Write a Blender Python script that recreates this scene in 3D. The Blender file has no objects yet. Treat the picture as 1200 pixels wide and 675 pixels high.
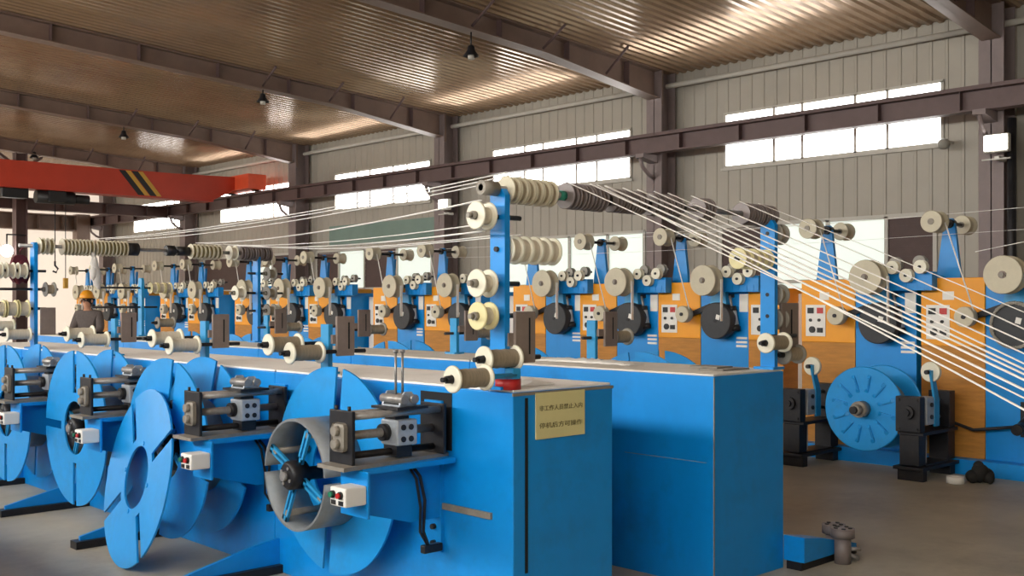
import bpy, bmesh, math, random
from mathutils import Vector, Matrix
random.seed(7)
PI = math.pi
scene = bpy.context.scene
col = scene.collection

# ------------------------------------------------------------------ camera
AZ = math.radians(46.4)
CA, SA = math.cos(AZ), math.sin(AZ)
F, H, HOR = 1240.0, 1.6, 355.0
cam = bpy.data.cameras.new('camera'); camo = bpy.data.objects.new('camera', cam); col.objects.link(camo)
camo.location = (0, 0, H); camo.rotation_euler = (PI/2, 0, AZ - PI/2)
cam.sensor_width = 36; cam.lens = 36*F/1200; cam.shift_y = (HOR-337.5)/1200
cam.clip_end = 300; cam.clip_start = .05
scene.camera = camo

def Yat(px, X):
    r = (px-600)/F; return X*(SA-r*CA)/(CA+r*SA)
def Xat(px, Y):
    r = (px-600)/F; return Y*(CA+r*SA)/(SA-r*CA)
def Zat(py, X, Y):
    return H + (X*CA+Y*SA)*(HOR-py)/F

# ------------------------------------------------------------------ materials
def srgb(*c):
    return tuple((v/255/12.92 if v/255 <= .04045 else ((v/255+.055)/1.055)**2.4) for v in c)
def mat(name, rgb, rough=.5, metal=0, vary=.12, scale=6.0, dirt=None, dirt_amt=0.0, bump=0.0, spec=.5, stretch=(1,1,1)):
    m = bpy.data.materials.new(name); m.use_nodes = True
    nt = m.node_tree; N = nt.nodes; L = nt.links
    b = N['Principled BSDF']; b.inputs['Roughness'].default_value = rough; b.inputs['Metallic'].default_value = metal
    b.inputs['Specular IOR Level'].default_value = spec
    tc = N.new('ShaderNodeTexCoord'); mp = N.new('ShaderNodeMapping'); mp.inputs['Scale'].default_value = stretch
    L.new(tc.outputs['Object'], mp.inputs['Vector'])
    nz = N.new('ShaderNodeTexNoise'); nz.inputs['Scale'].default_value = scale; nz.inputs['Detail'].default_value = 5
    nz.inputs['Roughness'].default_value = .65
    L.new(mp.outputs['Vector'], nz.inputs['Vector'])
    c = srgb(*rgb)
    ramp = N.new('ShaderNodeValToRGB')
    ramp.color_ramp.elements[0].position = .3; ramp.color_ramp.elements[1].position = .75
    ramp.color_ramp.elements[0].color = (*[v*(1-vary) for v in c], 1)
    ramp.color_ramp.elements[1].color = (*[min(1, v*(1+vary)) for v in c], 1)
    L.new(nz.outputs['Fac'], ramp.inputs['Fac'])
    out = ramp.outputs['Color']
    if dirt:
        n2 = N.new('ShaderNodeTexNoise'); n2.inputs['Scale'].default_value = scale*.45; n2.inputs['Detail'].default_value = 8
        n2.inputs['Roughness'].default_value = .75
        L.new(mp.outputs['Vector'], n2.inputs['Vector'])
        r2 = N.new('ShaderNodeValToRGB'); r2.color_ramp.elements[0].position = .5; r2.color_ramp.elements[1].position = .72
        r2.color_ramp.elements[0].color = (0,0,0,1); r2.color_ramp.elements[1].color = (dirt_amt,)*3+(1,)
        L.new(n2.outputs['Fac'], r2.inputs['Fac'])
        mx = N.new('ShaderNodeMix'); mx.data_type = 'RGBA'
        L.new(r2.outputs['Color'], mx.inputs[0]); L.new(out, mx.inputs[6]); mx.inputs[7].default_value = (*srgb(*dirt), 1)
        out = mx.outputs[2]
    L.new(out, b.inputs['Base Color'])
    if bump:
        bp = N.new('ShaderNodeBump'); bp.inputs['Strength'].default_value = bump; bp.inputs['Distance'].default_value = .01
        L.new(nz.outputs['Fac'], bp.inputs['Height']); L.new(bp.outputs['Normal'], b.inputs['Normal'])
    return m
def glow(name, rgb, strength):
    m = bpy.data.materials.new(name); m.use_nodes = True
    b = m.node_tree.nodes['Principled BSDF']; b.inputs['Base Color'].default_value = (*srgb(*rgb), 1)
    b.inputs['Emission Color'].default_value = (*srgb(*rgb), 1); b.inputs['Emission Strength'].default_value = strength
    b.inputs['Roughness'].default_value = .3
    return m
M = dict(
    blue=mat('blue_paint', (0,140,222), .38, vary=.07, scale=3, dirt=(40,70,95), dirt_amt=.35),
    bluedisc=mat('blue_disc_paint', (12,148,224), .42, vary=.08, scale=4, dirt=(70,95,110), dirt_amt=.35),
    bluesteel=mat('worn_blue_post', (40,150,208), .4, vary=.1, scale=6, dirt=(60,80,95), dirt_amt=.4),
    orange=mat('orange_paint', (238,158,14), .45, vary=.06, scale=3),
    ochre=mat('ochre_board', (186,126,48), .6, vary=.22, scale=3, stretch=(1,1,7)),
    top=mat('dusty_worktop', (226,220,208), .6, vary=.08, scale=4, dirt=(140,132,120), dirt_amt=.35),
    topwhite=mat('white_worktop', (252,249,244), .6, vary=.04, scale=4, dirt=(170,160,148), dirt_amt=.25),
    dark=mat('black_steel', (34,34,38), .45, .3, vary=.25, scale=20, dirt=(80,70,60), dirt_amt=.3),
    plate=mat('grey_brown_plate', (134,120,112), .5, 0, vary=.12, scale=12),
    steel=mat('worn_steel', (150,148,146), .35, .35, vary=.2, scale=25),
    drum=mat('grey_drum', (128,134,138), .5, .3, vary=.18, scale=9, dirt=(120,108,92), dirt_amt=.5),
    alu=mat('cast_aluminium', (172,180,188), .4, .2, vary=.15, scale=25),
    cream=mat('cream_plastic', (226,222,202), .45, vary=.04, scale=8),
    yellowp=mat('yellowed_plastic', (222,212,160), .45, vary=.05, scale=8),
    tan=mat('tan_plastic', (196,188,164), .5, vary=.08, scale=9),
    greyp=mat('grey_plastic', (150,146,136), .5, vary=.1, scale=12),
    darkp=mat('dark_plastic', (122,112,110), .4, vary=.12, scale=12),
    yarn=mat('grey_yarn', (172,160,138), .8, vary=.2, scale=18, bump=.2, stretch=(6,1,1)),
    yarnmid=mat('grey_brown_yarn', (150,138,118), .8, vary=.2, scale=18, bump=.2, stretch=(6,1,1)),
    yarnwhite=mat('pale_yarn', (216,208,190), .8, vary=.12, scale=18, bump=.2, stretch=(6,1,1)),
    yarndark=mat('dark_yarn', (104,92,84), .7, vary=.25, scale=18, stretch=(6,1,1)),
    yarngreen=mat('striped_yarn', (150,140,100), .8, vary=.2, scale=18, stretch=(6,1,1)),
    pad=mat('black_tape_pad', (44,46,50), .55, vary=.15, scale=20),
    white=mat('white_paint', (232,230,224), .5, vary=.03, scale=5),
    paper=mat('white_paper', (236,234,226), .8, vary=.03, scale=5),
    ypaper=mat('yellow_paper', (214,206,150), .8, vary=.05, scale=4),
    ink=mat('dark_ink', (116,108,72), .8, vary=.02),
    red=mat('red_plastic', (190,40,40), .4, vary=.05), green=mat('green_plastic', (30,120,90), .4, vary=.05),
    tape=mat('white_tape', (238,236,230), .55, vary=.02),
    wall=mat('grey_cladding', (164,158,146), .5, .1, vary=.06, scale=1.2),
    farwall=mat('cream_wall', (244,230,212), .7, vary=.04, scale=1.0),
    column=mat('mauve_steel', (128,114,112), .5, .1, vary=.1, scale=4),
    beam=mat('maroon_beam', (96,76,74), .5, .1, vary=.12, scale=4),
    rafter=mat('rafter_paint', (126,104,92), .45, .1, vary=.12, scale=3),
    ceiling=mat('ceiling_sheet', (172,144,116), .2, .4, vary=.14, scale=.8, dirt=(110,88,70), dirt_amt=.5),
    floor=mat('concrete', (184,178,160), .5, vary=.16, scale=1.4, dirt=(130,120,106), dirt_amt=.6, spec=.35),
    crane=mat('crane_red', (188,60,36), .45, vary=.08, scale=2), craneend=mat('crane_orange', (232,92,56), .45, vary=.05),
    cyellow=mat('crane_yellow', (206,160,60), .5, vary=.05), black=mat('black_paint', (26,26,28), .5, vary=.1),
    frame=mat('window_frame', (186,182,172), .45, vary=.05),
    shutter=mat('brown_shutter', (78,58,54), .6, vary=.1, scale=8),
    glass=mat('lower_glass', (206,214,208), .2, vary=.03, scale=2),
    skin=mat('skin', (190,140,112), .6, vary=.04), cloth=mat('grey_jacket', (98,90,88), .9, vary=.12, scale=25),
    trouser=mat('dark_trousers', (50,52,60), .9, vary=.1, scale=25), hat=mat('orange_hat', (236,160,36), .35, vary=.03),
    hair=mat('hair', (24,20,18), .7), maroon=mat('maroon_cloth', (92,28,40), .9, vary=.2, scale=20),
    bag=mat('white_bag', (214,210,204), .5, vary=.08, scale=15), rag=mat('black_rag', (34,32,30), .9, vary=.3, scale=20),
    skypane=glow('bright_sky_pane', (255,252,246), 24.0), skylow=glow('frosted_low_pane', (255,250,242), 0.25),
    pane=glow('lit_pane', (255,253,250), 6.0), lamp=glow('lamp_light', (255,255,250), 14), dimpane=glow('dull_lit_pane', (214,224,216), .55),
    grime=mat('grimy_steel', (140,134,124), .6, .2, vary=.2, scale=14),
    hole=mat('dark_recess', (12,16,22), .8),
    teal=mat('teal_bush', (40,140,120), .5),
    banner=mat('green_banner', (120,142,132), .7, vary=.08, scale=2),
)

nt = M['farwall'].node_tree                     # translucency added so the outside sky brightens the end wall
_p = nt.nodes['Principled BSDF']; _t = nt.nodes.new('ShaderNodeBsdfTranslucent'); _m = nt.nodes.new('ShaderNodeMixShader')
_t.inputs['Color'].default_value = (.50, .44, .38, 1); _m.inputs[0].default_value = .38
nt.links.new(_p.outputs[0], _m.inputs[1]); nt.links.new(_t.outputs[0], _m.inputs[2]); nt.links.new(_m.outputs[0], nt.nodes['Material Output'].inputs['Surface'])
# ------------------------------------------------------------------ mesh builder
class MB:
    def __init__(s): s.bm = bmesh.new()
    def _new(s, verts, faces, m=0, smooth=False):
        vs = [s.bm.verts.new(v) for v in verts]; out = []
        for f in faces:
            try:
                fc = s.bm.faces.new([vs[i] for i in f]); fc.material_index = m; fc.smooth = smooth; out.append(fc)
            except ValueError: pass
        return out
    def box(s, x0, x1, y0, y1, z0, z1, m=0, bev=0):
        fs = s._new([(x,y,z) for x in (x0,x1) for y in (y0,y1) for z in (z0,z1)],
            [(0,1,3,2),(4,6,7,5),(0,4,5,1),(2,3,7,6),(0,2,6,4),(1,5,7,3)], m)
        if bev:
            es = list({e for f in fs for e in f.edges})
            r = bmesh.ops.bevel(s.bm, geom=es, offset=bev, segments=2, profile=.5, affect='EDGES')
            for f in r['faces']: f.material_index = m
        return s
    def cyl(s, p, q, r, n=20, m=0, r2=None, caps=True):
        p = Vector(p); q = Vector(q); r2 = r if r2 is None else r2
        d = (q-p).normalized(); a = d.orthogonal().normalized(); b = d.cross(a)
        vs = []
        for k in range(n):
            t = 2*PI*k/n; u = a*math.cos(t)+b*math.sin(t); vs += [p+u*r, q+u*r2]
        s._new(vs, [(2*k, 2*((k+1)%n), 2*((k+1)%n)+1, 2*k+1) for k in range(n)], m, True)
        if caps:
            s._new(vs[0::2], [tuple(range(n))[::-1]], m); s._new(vs[1::2], [tuple(range(n))], m)
        return s
    def lathe(s, prof, o=(0,0,0), n=32, m=0, axis='x', closed=True, smooth=True):
        """profile of (along, radius) swept round an axis"""
        vs = []; k = len(prof)
        for i in range(n):
            t = 2*PI*i/n; c_, s_ = math.cos(t), math.sin(t)
            for (x, r) in prof:
                if axis == 'x': vs.append((o[0]+x, o[1]+r*c_, o[2]+r*s_))
                elif axis == 'z': vs.append((o[0]+r*c_, o[1]+r*s_, o[2]+x))
                else: vs.append((o[0]+r*s_, o[1]+x, o[2]+r*c_))
        fs = []
        kk = k if closed else k-1
        for i in range(n):
            j = (i+1) % n
            for q in range(kk):
                q2 = (q+1) % k
                fs.append((i*k+q, j*k+q, j*k+q2, i*k+q2))
        new = s._new(vs, fs, m, False)
        for q, f in enumerate(new):
            a = q % kk; p0, p1 = prof[a], prof[(a+1) % k]
            f.smooth = smooth and abs(p0[0]-p1[0]) > 1e-4
        return s
    def prism(s, poly, a0, a1, axis='y', m=0):
        n = len(poly)
        def P(u, v, a): return (u, a, v) if axis == 'y' else ((a, u, v) if axis == 'x' else (u, v, a))
        vs = [P(u, v, a0) for u, v in poly]+[P(u, v, a1) for u, v in poly]
        s._new(vs, [tuple(range(n))[::-1], tuple(range(n, 2*n))]+[(k, (k+1)%n, (k+1)%n+n, k+n) for k in range(n)], m)
        return s
    def tube(s, pts, r, n=8, m=0, flat=1.0):
        pts = [Vector(p) for p in pts]; vs = []
        for i, p in enumerate(pts):
            d = (pts[min(i+1, len(pts)-1)]-pts[max(i-1, 0)]).normalized()
            up = Vector((0,0,1)) if abs(d.z) < .9 else Vector((1,0,0))
            a = d.cross(up).normalized(); b = a.cross(d)
            for k in range(n):
                t = 2*PI*k/n; vs.append(p+a*math.cos(t)*r+b*math.sin(t)*r*flat)
        fs = []
        for i in range(len(pts)-1):
            for k in range(n):
                k2 = (k+1) % n; fs.append((i*n+k, i*n+k2, (i+1)*n+k2, (i+1)*n+k))
        s._new(vs, fs, m, True)
        s._new(vs[:n], [tuple(range(n))], m); s._new(vs[-n:], [tuple(range(n))[::-1]], m)
        return s
    def ball(s, c, rx, ry, rz, m=0, u=16, v=10, zmin=-1):
        vs = []; fs = []
        for i in range(v+1):
            t = -PI/2+PI*i/v
            z = max(math.sin(t), zmin); cr = math.cos(t)
            for k in range(u):
                a = 2*PI*k/u; vs.append((c[0]+rx*cr*math.cos(a), c[1]+ry*cr*math.sin(a), c[2]+rz*z))
        for i in range(v):
            for k in range(u): fs.append((i*u+k, i*u+(k+1)%u, (i+1)*u+(k+1)%u, (i+1)*u+k))
        s._new(vs, fs, m, True); return s
    def xform(s, mtx):
        bmesh.ops.transform(s.bm, matrix=mtx, verts=s.bm.verts); return s
    def build(s, name, m, parent=None, world=False):
        bm = s.bm
        bmesh.ops.remove_doubles(bm, verts=bm.verts, dist=1e-6)
        bmesh.ops.recalc_face_normals(bm, faces=bm.faces)
        if parent is not None and world:
            off = Vector((0,0,0)); r = parent
            while r is not None: off = off+Vector(r.location); r = r.parent
            bmesh.ops.translate(bm, vec=-off, verts=bm.verts)
        me = bpy.data.meshes.new(name); bm.to_mesh(me); bm.free()
        for x in (m if isinstance(m, (list, tuple)) else [m]): me.materials.append(M[x])
        o = bpy.data.objects.new(name, me); col.objects.link(o)
        if parent is not None: o.parent = parent
        return o

def tag(o, label, cat, group=None, kind=None):
    if label: o['label'] = label
    if cat: o['category'] = cat
    if group: o['group'] = group
    if kind: o['kind'] = kind
    return o
def thing(name, label, cat, loc=(0,0,0), group=None, rz=0):
    o = bpy.data.objects.new(name, None); col.objects.link(o); o.location = loc; o.rotation_euler = (0,0,rz)
    o.empty_display_size = .1
    return tag(o, label, cat, group)
KIDS = {}
def kids(o):
    return [c for c in o.children]
def copy_tree(o, parent=None):
    c = o.copy(); col.objects.link(c)
    if parent is not None: c.parent = parent
    for ch in kids(o): copy_tree(ch, c)
    return c
def place(o, loc, label, rz=None, group=None):
    o.location = loc; o['label'] = label
    if rz is not None: o.rotation_euler = (0,0,rz)
    if group: o['group'] = group
    return o
def struct(name, mb, m, parent=None):
    o = mb.build(name, m, parent)
    if parent is None: o['kind'] = 'structure'
    return o
ORD = ['first','second','third','fourth','fifth','sixth','seventh','eighth','ninth','tenth','eleventh','twelfth','thirteenth','fourteenth','fifteenth','sixteenth','seventeenth']

# ================================================================== the hall
XW = 15.3                                        # cladding plane of the window wall
COLY = [6.0, 11.9, 17.88, 23.85, 30.0, 36.0]     # columns / frames
YE, YN, XL = 36.4, -5.0, -4.6
def ceil_z(X): return 5.72+.056*(15.2-X)

mb = MB(); mb.box(XL, XW+.1, YN, YE, -.12, 0)
struct('floor', mb, 'floor')

# unseen low cabinet row, added to shade floor and discs; then the opposite window wall
mb = MB(); mb.box(.1, .62, 3.6, 14, 0, 1.2, bev=.01)
for q in range(8): mb.box(.62, .64, 3.7+q*1.3, 3.76+q*1.3, 0, 1.2)
struct('unseen_cabinet_row', mb, 'blue')
mb = MB(); mb.box(XL-.1, XL, YN, YE, 0, .9); mb.box(XL-.1, XL, YN, YE, 2.9, 3.94); mb.box(XL-.1, XL, YN, YE, 4.86, 6.95)
for q in range(8):
    yy = -5+q*5.93; mb.box(XL-.1, XL, yy, yy+.5, .9, 2.9); mb.box(XL-.1, XL, yy, yy+.9, 3.94, 4.86)
struct('wall_left', mb, 'wall')
mb = MB(); mb.box(XL-.07, XL-.05, YN, YE, 3.94, 4.86); wl = struct('window_20', mb, 'skypane')
mb = MB(); mb.box(XL-.07, XL-.05, YN, YE, .9, 2.9); wl = struct('window_21', mb, 'skylow')
# roof sheet with trapezoid ribs running up the slope
mb = MB(); prof = []
y = YN; pitch = .18
while y < YE:
    prof += [(y, 0), (y+.06, 0), (y+.085, .032), (y+.15, .032)]; y += pitch
vs = []
for X in (XL, XW+.1):
    z = ceil_z(X)
    for (yy, dz) in prof: vs.append((X, yy, z+dz))
n = len(prof)
mb._new(vs, [(i, i+1, n+i+1, n+i) for i in range(n-1)], 0)
vs2 = [(XL, YN, ceil_z(XL)+.16), (XW+.1, YN, ceil_z(XW+.1)+.16), (XW+.1, YE, ceil_z(XW+.1)+.16), (XL, YE, ceil_z(XL)+.16)]
mb._new(vs2, [(0,1,2,3)], 0)
struct('ceiling', mb, 'ceiling')

# ribbed cladding of the window wall, with openings
UPW = [(8.8+5.93*k) for k in range(5)]
LOWS = [(7.0, 10.8), (12.5, 16.4), (18.7, 23.4), (24.4, 29.5)]
UZ0, UZ1, LZ0, LZ1 = 3.94, 4.86, 1.0, 2.92
UH = 1.92
def ribbed(mb, y0, y1, z0, z1):
    pr = [(y0, 0)]; k = math.floor(y0/.24)
    while True:
        b = k*.24
        if b > y1: break
        for (yy, dx) in ((b+.08, 0), (b+.09, -.012), (b+.125, -.012), (b+.135, 0)):
            if y0 < yy < y1: pr.append((yy, dx))
        k += 1
    pr.append((y1, 0)); n = len(pr)
    vs = [(XW+dx, yy, z0) for yy, dx in pr]+[(XW+dx, yy, z1) for yy, dx in pr]
    mb._new(vs, [(i, i+1, n+i+1, n+i) for i in range(n-1)], 0)
    mb._new([(XW+.08, y0, z0), (XW+.08, y1, z0), (XW+.08, y1, z1), (XW+.08, y0, z1)], [(0,1,2,3)], 0)
def band(mb, z0, z1, holes):
    y = YN
    for a, b in sorted(holes):
        ribbed(mb, y, a, z0, z1); y = b
    ribbed(mb, y, YE, z0, z1)
mb = MB()
band(mb, 0, LZ0, []); band(mb, LZ0, LZ1, LOWS); band(mb, LZ1, UZ0, [])
band(mb, UZ0, UZ1, [(c-UH, c+UH) for c in UPW]); band(mb, UZ1, 5.86, [])
struct('wall_right', mb, 'wall')
mb = MB(); mb._new([(XL,YE,0),(XW+.1,YE,0),(XW+.1,YE,6.95),(XL,YE,6.95)], [(0,1,2,3)]); struct('wall_far', mb, 'farwall')
mb = MB(); mb.box(XL, XW+.1, YN-.15, YN, 0, 6.95); struct('wall_near', mb, 'wall')

# clerestory windows: five lights each, with a transom and a strip of panes above
wn = 0
for c in UPW:
    wn += 1
    ys = [c-1.91, c-1.06, c-.53, c+.40, c+.93, c+1.91]
    fm = MB()
    for yy in ys: fm.box(XW-.03, XW+.05, yy-.022, yy+.022, UZ0, UZ1)
    for zz in (UZ0, 4.46, UZ1): fm.box(XW-.03, XW+.05, c-1.93, c+1.93, zz-.022, zz+.022)
    fo = struct('window_%d' % wn, fm, 'frame')
    pm = MB()
    for i in range(5):
        for (a, b) in ((UZ0+.022, 4.438), (4.482, UZ1-.022)): pm.box(XW+.005, XW+.02, ys[i]+.022, ys[i+1]-.022, a, b)
    pm.build('pane', 'pane', fo)
    sm = MB(); sm.box(XW-.06, XW-.03, c-1.97, c+1.97, UZ0-.06, UZ0-.02); sm.build('window_sill', 'frame', fo)
# low windows behind the machines: some lit, some closed by brown shutters
LOWSPEC = [('D',7.0,7.76),('G',7.76,8.75),('G',8.75,9.95),('D',9.95,10.8),
           ('G',12.5,13.4),('G',13.4,14.4),('G',14.4,15.4),('G',15.4,16.4),
           ('G',18.7,20.0),('D',20.0,21.3),('G',21.3,22.4),('D',22.4,23.4),
           ('D',24.4,25.6),('G',25.6,26.5),('D',26.5,29.5)]
for a0, b0 in LOWS:
    wn += 1
    fm = MB(); gm = MB(); dm = MB(); ng = nd = 0
    for z in (LZ0, 1.95, LZ1): fm.box(XW-.03, XW+.05, a0, b0, z-.03, z+.03)
    for k, a, b in LOWSPEC:
        if a < a0-.01 or b > b0+.01: continue
        fm.box(XW-.03, XW+.05, a-.03, a+.03, LZ0, LZ1); fm.box(XW-.03, XW+.05, b-.03, b+.03, LZ0, LZ1)
        if k == 'G': gm.box(XW+.005, XW+.02, a+.03, b-.03, LZ0+.03, LZ1-.03); ng += 1
        else:
            dm.box(XW+.0, XW+.02, a+.03, b-.03, LZ0+.03, LZ1-.03); nd += 1
            for q in range(12): dm.box(XW-.008, XW+.0, a+.03, b-.03, LZ0+.06+q*.155, LZ0+.17+q*.155)
    fo = struct('window_%d' % wn, fm, 'frame')
    if ng: gm.build('pane', 'dimpane', fo)
    if nd: dm.build('shutter', 'shutter', fo)
# eave tube
mb = MB(); mb.cyl((XW-.12, YN, 5.5), (XW-.12, YE, 5.5), .045, 12)
struct('trim_1', mb, 'frame')

# columns with brackets, rafters
def ibeam_col(mb, x0, x1, y, w, z0, z1):
    mb.box(x0, x0+.015, y-w/2, y+w/2, z0, z1); mb.box(x1-.015, x1, y-w/2, y+w/2, z0, z1); mb.box(x0, x1, y-.008, y+.008, z0, z1)
for i, Y in enumerate(COLY):
    mb = MB(); ibeam_col(mb, 14.82, 15.22, Y, .34, 0, 5.72)
    mb.box(14.72, 15.24, Y-.25, Y+.25, 0, .025)
    mb.prism([(14.82,4.22),(14.42,4.22),(14.42,4.15),(14.82,4.08)], Y-.09, Y+.09, 'y')
    mb.tube([(14.44, Y, 4.15), (14.5, Y, 4.0), (14.66, Y, 3.88), (14.82, Y, 3.82)], .035, 8)
    struct('column' if i == 0 else 'column.%03d' % i, mb, 'column')
def zb(X):                                       # underside of a rafter
    return ceil_z(X)-.33-(max(0, X-12.0)/2.9)*.19
for i, Y in enumerate(COLY[:-1]):
    mb = MB()
    xs = [XL+.05, 0, 6, 12.0, 14.9]
    for a, b in zip(xs[:-1], xs[1:]):
        for (dz0, dz1, w) in ((0, .02, .26),):
            mb.prism([(a, zb(a)), (b, zb(b)), (b, zb(b)+.02), (a, zb(a)+.02)], Y-.13, Y+.13, 'y')
        mb.prism([(a, zb(a)), (b, zb(b)), (b, ceil_z(b)), (a, ceil_z(a))], Y-.008, Y+.008, 'y')
        mb.prism([(a, ceil_z(a)-.03), (b, ceil_z(b)-.03), (b, ceil_z(b)-.005), (a, ceil_z(a)-.005)], Y-.13, Y+.13, 'y')
    x = 14.0
    while x > XL+.5:
        mb.box(x-.006, x+.006, Y-.12, Y+.12, zb(x)+.01, ceil_z(x)-.02, 1); x -= 1.5
    for x in (13.4, 11.9, 10.4):                 # fly braces
        mb.cyl((x, Y-.12, zb(x)+.05), (x-.02, Y-.62, ceil_z(x)), .022, 8, 1)
        mb.cyl((x, Y+.12, zb(x)+.05), (x-.02, Y+.62, ceil_z(x)), .022, 8, 1)
    mb.box(14.86, 14.9, Y-.15, Y+.15, zb(14.9)-.1, ceil_z(14.9)-.01)
    struct('rafter' if i == 0 else 'rafter.%03d' % i, mb, ['rafter','beam'])
# crane runway
mb = MB()
mb.box(14.45, 14.75, YN, YE, 4.5, 4.53); mb.box(14.5, 14.7, YN, YE, 4.22, 4.245); mb.box(14.592, 14.608, YN, YE, 4.24, 4.5)
mb.box(14.57, 14.63, YN, YE, 4.53, 4.58)
yy = YN+.5
while yy < YE: mb.box(14.5, 14.7, yy-.005, yy+.005, 4.245, 4.5); yy += 1.2
struct('beam_1', mb, 'beam')
# end wall: beam with stiffeners and interior wind column
mb = MB(); mb.box(2, 14.3, YE-.35, YE-.05, 4.52, 4.56); mb.box(2, 14.3, YE-.35, YE-.05, 4.02, 4.06); mb.box(2, 14.3, YE-.12, YE-.1, 4.05, 4.53)
xx = 2.4
while xx < 14.3: mb.box(xx-.01, xx+.01, YE-.33, YE-.08, 4.05, 4.53); xx += .8
mb.box(14.0, 14.45, YE-.4, YE-.02, 3.4, 4.6)
struct('beam_2', mb, 'rafter')
mb = MB(); mb.box(2, 14.5, 30.2, 30.45, 4.46, 4.49); mb.box(2, 14.5, 30.2, 30.45, 4.17, 4.2); mb.box(2, 14.5, 30.315, 30.335, 4.19, 4.47)
for q in range(10): mb.box(3+q*1.2, 3.02+q*1.2, 30.2, 30.45, 4.19, 4.47)
struct('beam_3', mb, 'beam')
mb = MB(); ibeam_col(mb, 9.98, 10.28, 29.99, .3, 0, 5.66)
mb.prism([(10.28,5.35),(10.7,5.62),(10.7,5.56),(10.28,5.25)], 29.9, 30.08, 'y'); mb.prism([(9.98,5.35),(9.5,5.7),(9.5,5.62),(9.98,5.25)], 29.9, 30.08, 'y')
struct('column.006', mb, 'beam')

# overhead crane
cy = 25.9
cr = thing('bridge_crane', 'long red bridge crane girder with black and yellow stripes under the roof', 'crane', (8.0, cy, 4.3))
mb = MB()
mb.prism([(2.0,4.29),(13.55,4.31),(14.25,4.66),(14.25,4.98),(12.4,4.93),(2.0,4.88)], cy-.2, cy+.2, 'y')
mb.box(2.0, 13.55, cy-.26, cy+.26, 4.27, 4.3)
for x0 in (11.02, 11.34):                        # chevrons lie in the mesh of the girder
    mb.prism([(x0,4.90),(x0+.17,4.90),(x0+.67,4.31),(x0+.5,4.31)], cy-.203, cy-.2, 'y', 1)
    mb.prism([(x0+.17,4.90),(x0+.30,4.90),(x0+.80,4.31),(x0+.67,4.31)], cy-.203, cy-.2, 'y', 2)
mb.build('girder', ['crane','black','cyellow'], cr, True)
mb = MB(); mb.box(14.2, 14.75, cy-.9, cy+.9, 4.62, 5.02, bev=.02); mb.build('end_carriage', 'craneend', cr, True)
for q in (-.65, .65):
    mb = MB(); mb.cyl((14.5, cy+q, 4.72), (14.7, cy+q, 4.72), .14, 20); mb.build('wheel', 'black', cr, True)
ho = thing('hoist', 'dark electric hoist hanging under the red crane girder', 'hoist', (9.6, cy, 3.9))
mb = MB(); mb.cyl((9.1, cy, 4.12), (10.0, cy, 4.12), .15, 20); mb.box(9.35, 9.75, cy-.18, cy+.18, 4.0, 4.27, bev=.02)
mb.cyl((10.0, cy, 4.12), (10.35, cy, 4.12), .11, 16); mb.build('hoist_body', 'black', ho, True)
mb = MB(); mb.tube([(9.55, cy, 4.0), (9.55, cy, 2.6)], .012, 6); mb.tube([(9.8, cy, 4.0), (9.8, cy, 2.2)], .01, 6); mb.build('cable', 'dark', ho, True)
mb = MB(); mb.tube([(9.55,cy,2.6),(9.55,cy,2.5),(9.62,cy,2.42),(9.58,cy,2.33),(9.5,cy,2.36)], .025, 8); mb.build('hook', 'dark', ho, True)
mb = MB(); mb.box(9.75, 9.85, cy-.05, cy+.05, 1.95, 2.2, bev=.01); mb.build('pendant_control', 'cyellow', ho, True)
mb = MB(); mb.box(8.3, 8.9, cy-.15, cy+.15, 4.05, 4.27, bev=.02); mb.build('trolley', 'black', ho, True)

# lamps
def pendant(px, py, Y, label, grp):
    X = Xat(px, Y); z = Zat(py, X, Y); t = thing('pendant_lamp', label, 'lamp', (X, Y, z), 'pendant lamps under the roof')
    m = MB(); m.cyl((0,0,.1), (0,0,max(.15, zb(X)-z)), .012, 8); m.build('rod', 'dark', t)
    m = MB(); m.lathe([(.14,.03),(.12,.05),(.06,.06),(-.02,.12),(-.025,.12),(.05,.05),(.11,.03)], n=24, axis='z'); m.build('lamp_shade', 'dark', t)
    m = MB(); m.cyl((0,0,-.07), (0,0,.05), .05, 16); m.build('bulb', 'frame', t)
pendant(552, 64, 11.9, 'dark bell pendant lamp hanging near the widest rafter', 0)
pendant(308, 118, 17.88, 'small pendant lamp under the second rafter from the wide one', 0)
pendant(145, 160, 23.85, 'small pendant lamp above the striped crane girder', 0)
pendant(40, 184, 30.0, 'tiny pale pendant lamp behind the crane girder', 0)
def flood(px, py, X, label, sc=1.0):
    Y = Yat(px, X); z = Zat(py, X, Y)
    t = thing('flood_light', label, 'lamp', (X, Y, z), 'lit flood lights')
    m = MB(); m.box(-.04*sc, .06*sc, -.17*sc, .17*sc, -.1*sc, .15*sc, bev=.02); m.build('housing', 'frame', t)
    m = MB(); m.box(-.06*sc, -.04*sc, -.15*sc, .15*sc, -.07*sc, .13*sc, bev=.008); m.build('lens', 'lamp', t)
    m = MB(); m.box(0, .24*sc, -.03*sc, .03*sc, -.2*sc, -.15*sc); m.box(-.03*sc, .0, -.19*sc, .19*sc, -.2*sc, -.18*sc); m.build('bracket', 'frame', t)
    return t
flood(1168, 170, 14.58, 'bright square flood light on the steel column')
flood(521, 241, 14.6, 'bright flood light on the column behind the crossing tapes', .95)
Yl = 29.8
t = thing('flood_light', 'round bright lamp on the dark column below the crane', 'lamp', (Xat(8, Yl), Yl, Zat(294, Xat(8, Yl), Yl)), 'lit flood lights')
m = MB(); m.ball((0,0,0), .16, .16, .16); m.build('globe', 'lamp', t)
m = MB(); m.cyl((0,0,.14), (0,0,.45), .02, 8); m.cyl((0,0,.44), (.5,0,.44), .02, 8); m.build('bracket', 'dark', t)
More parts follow.
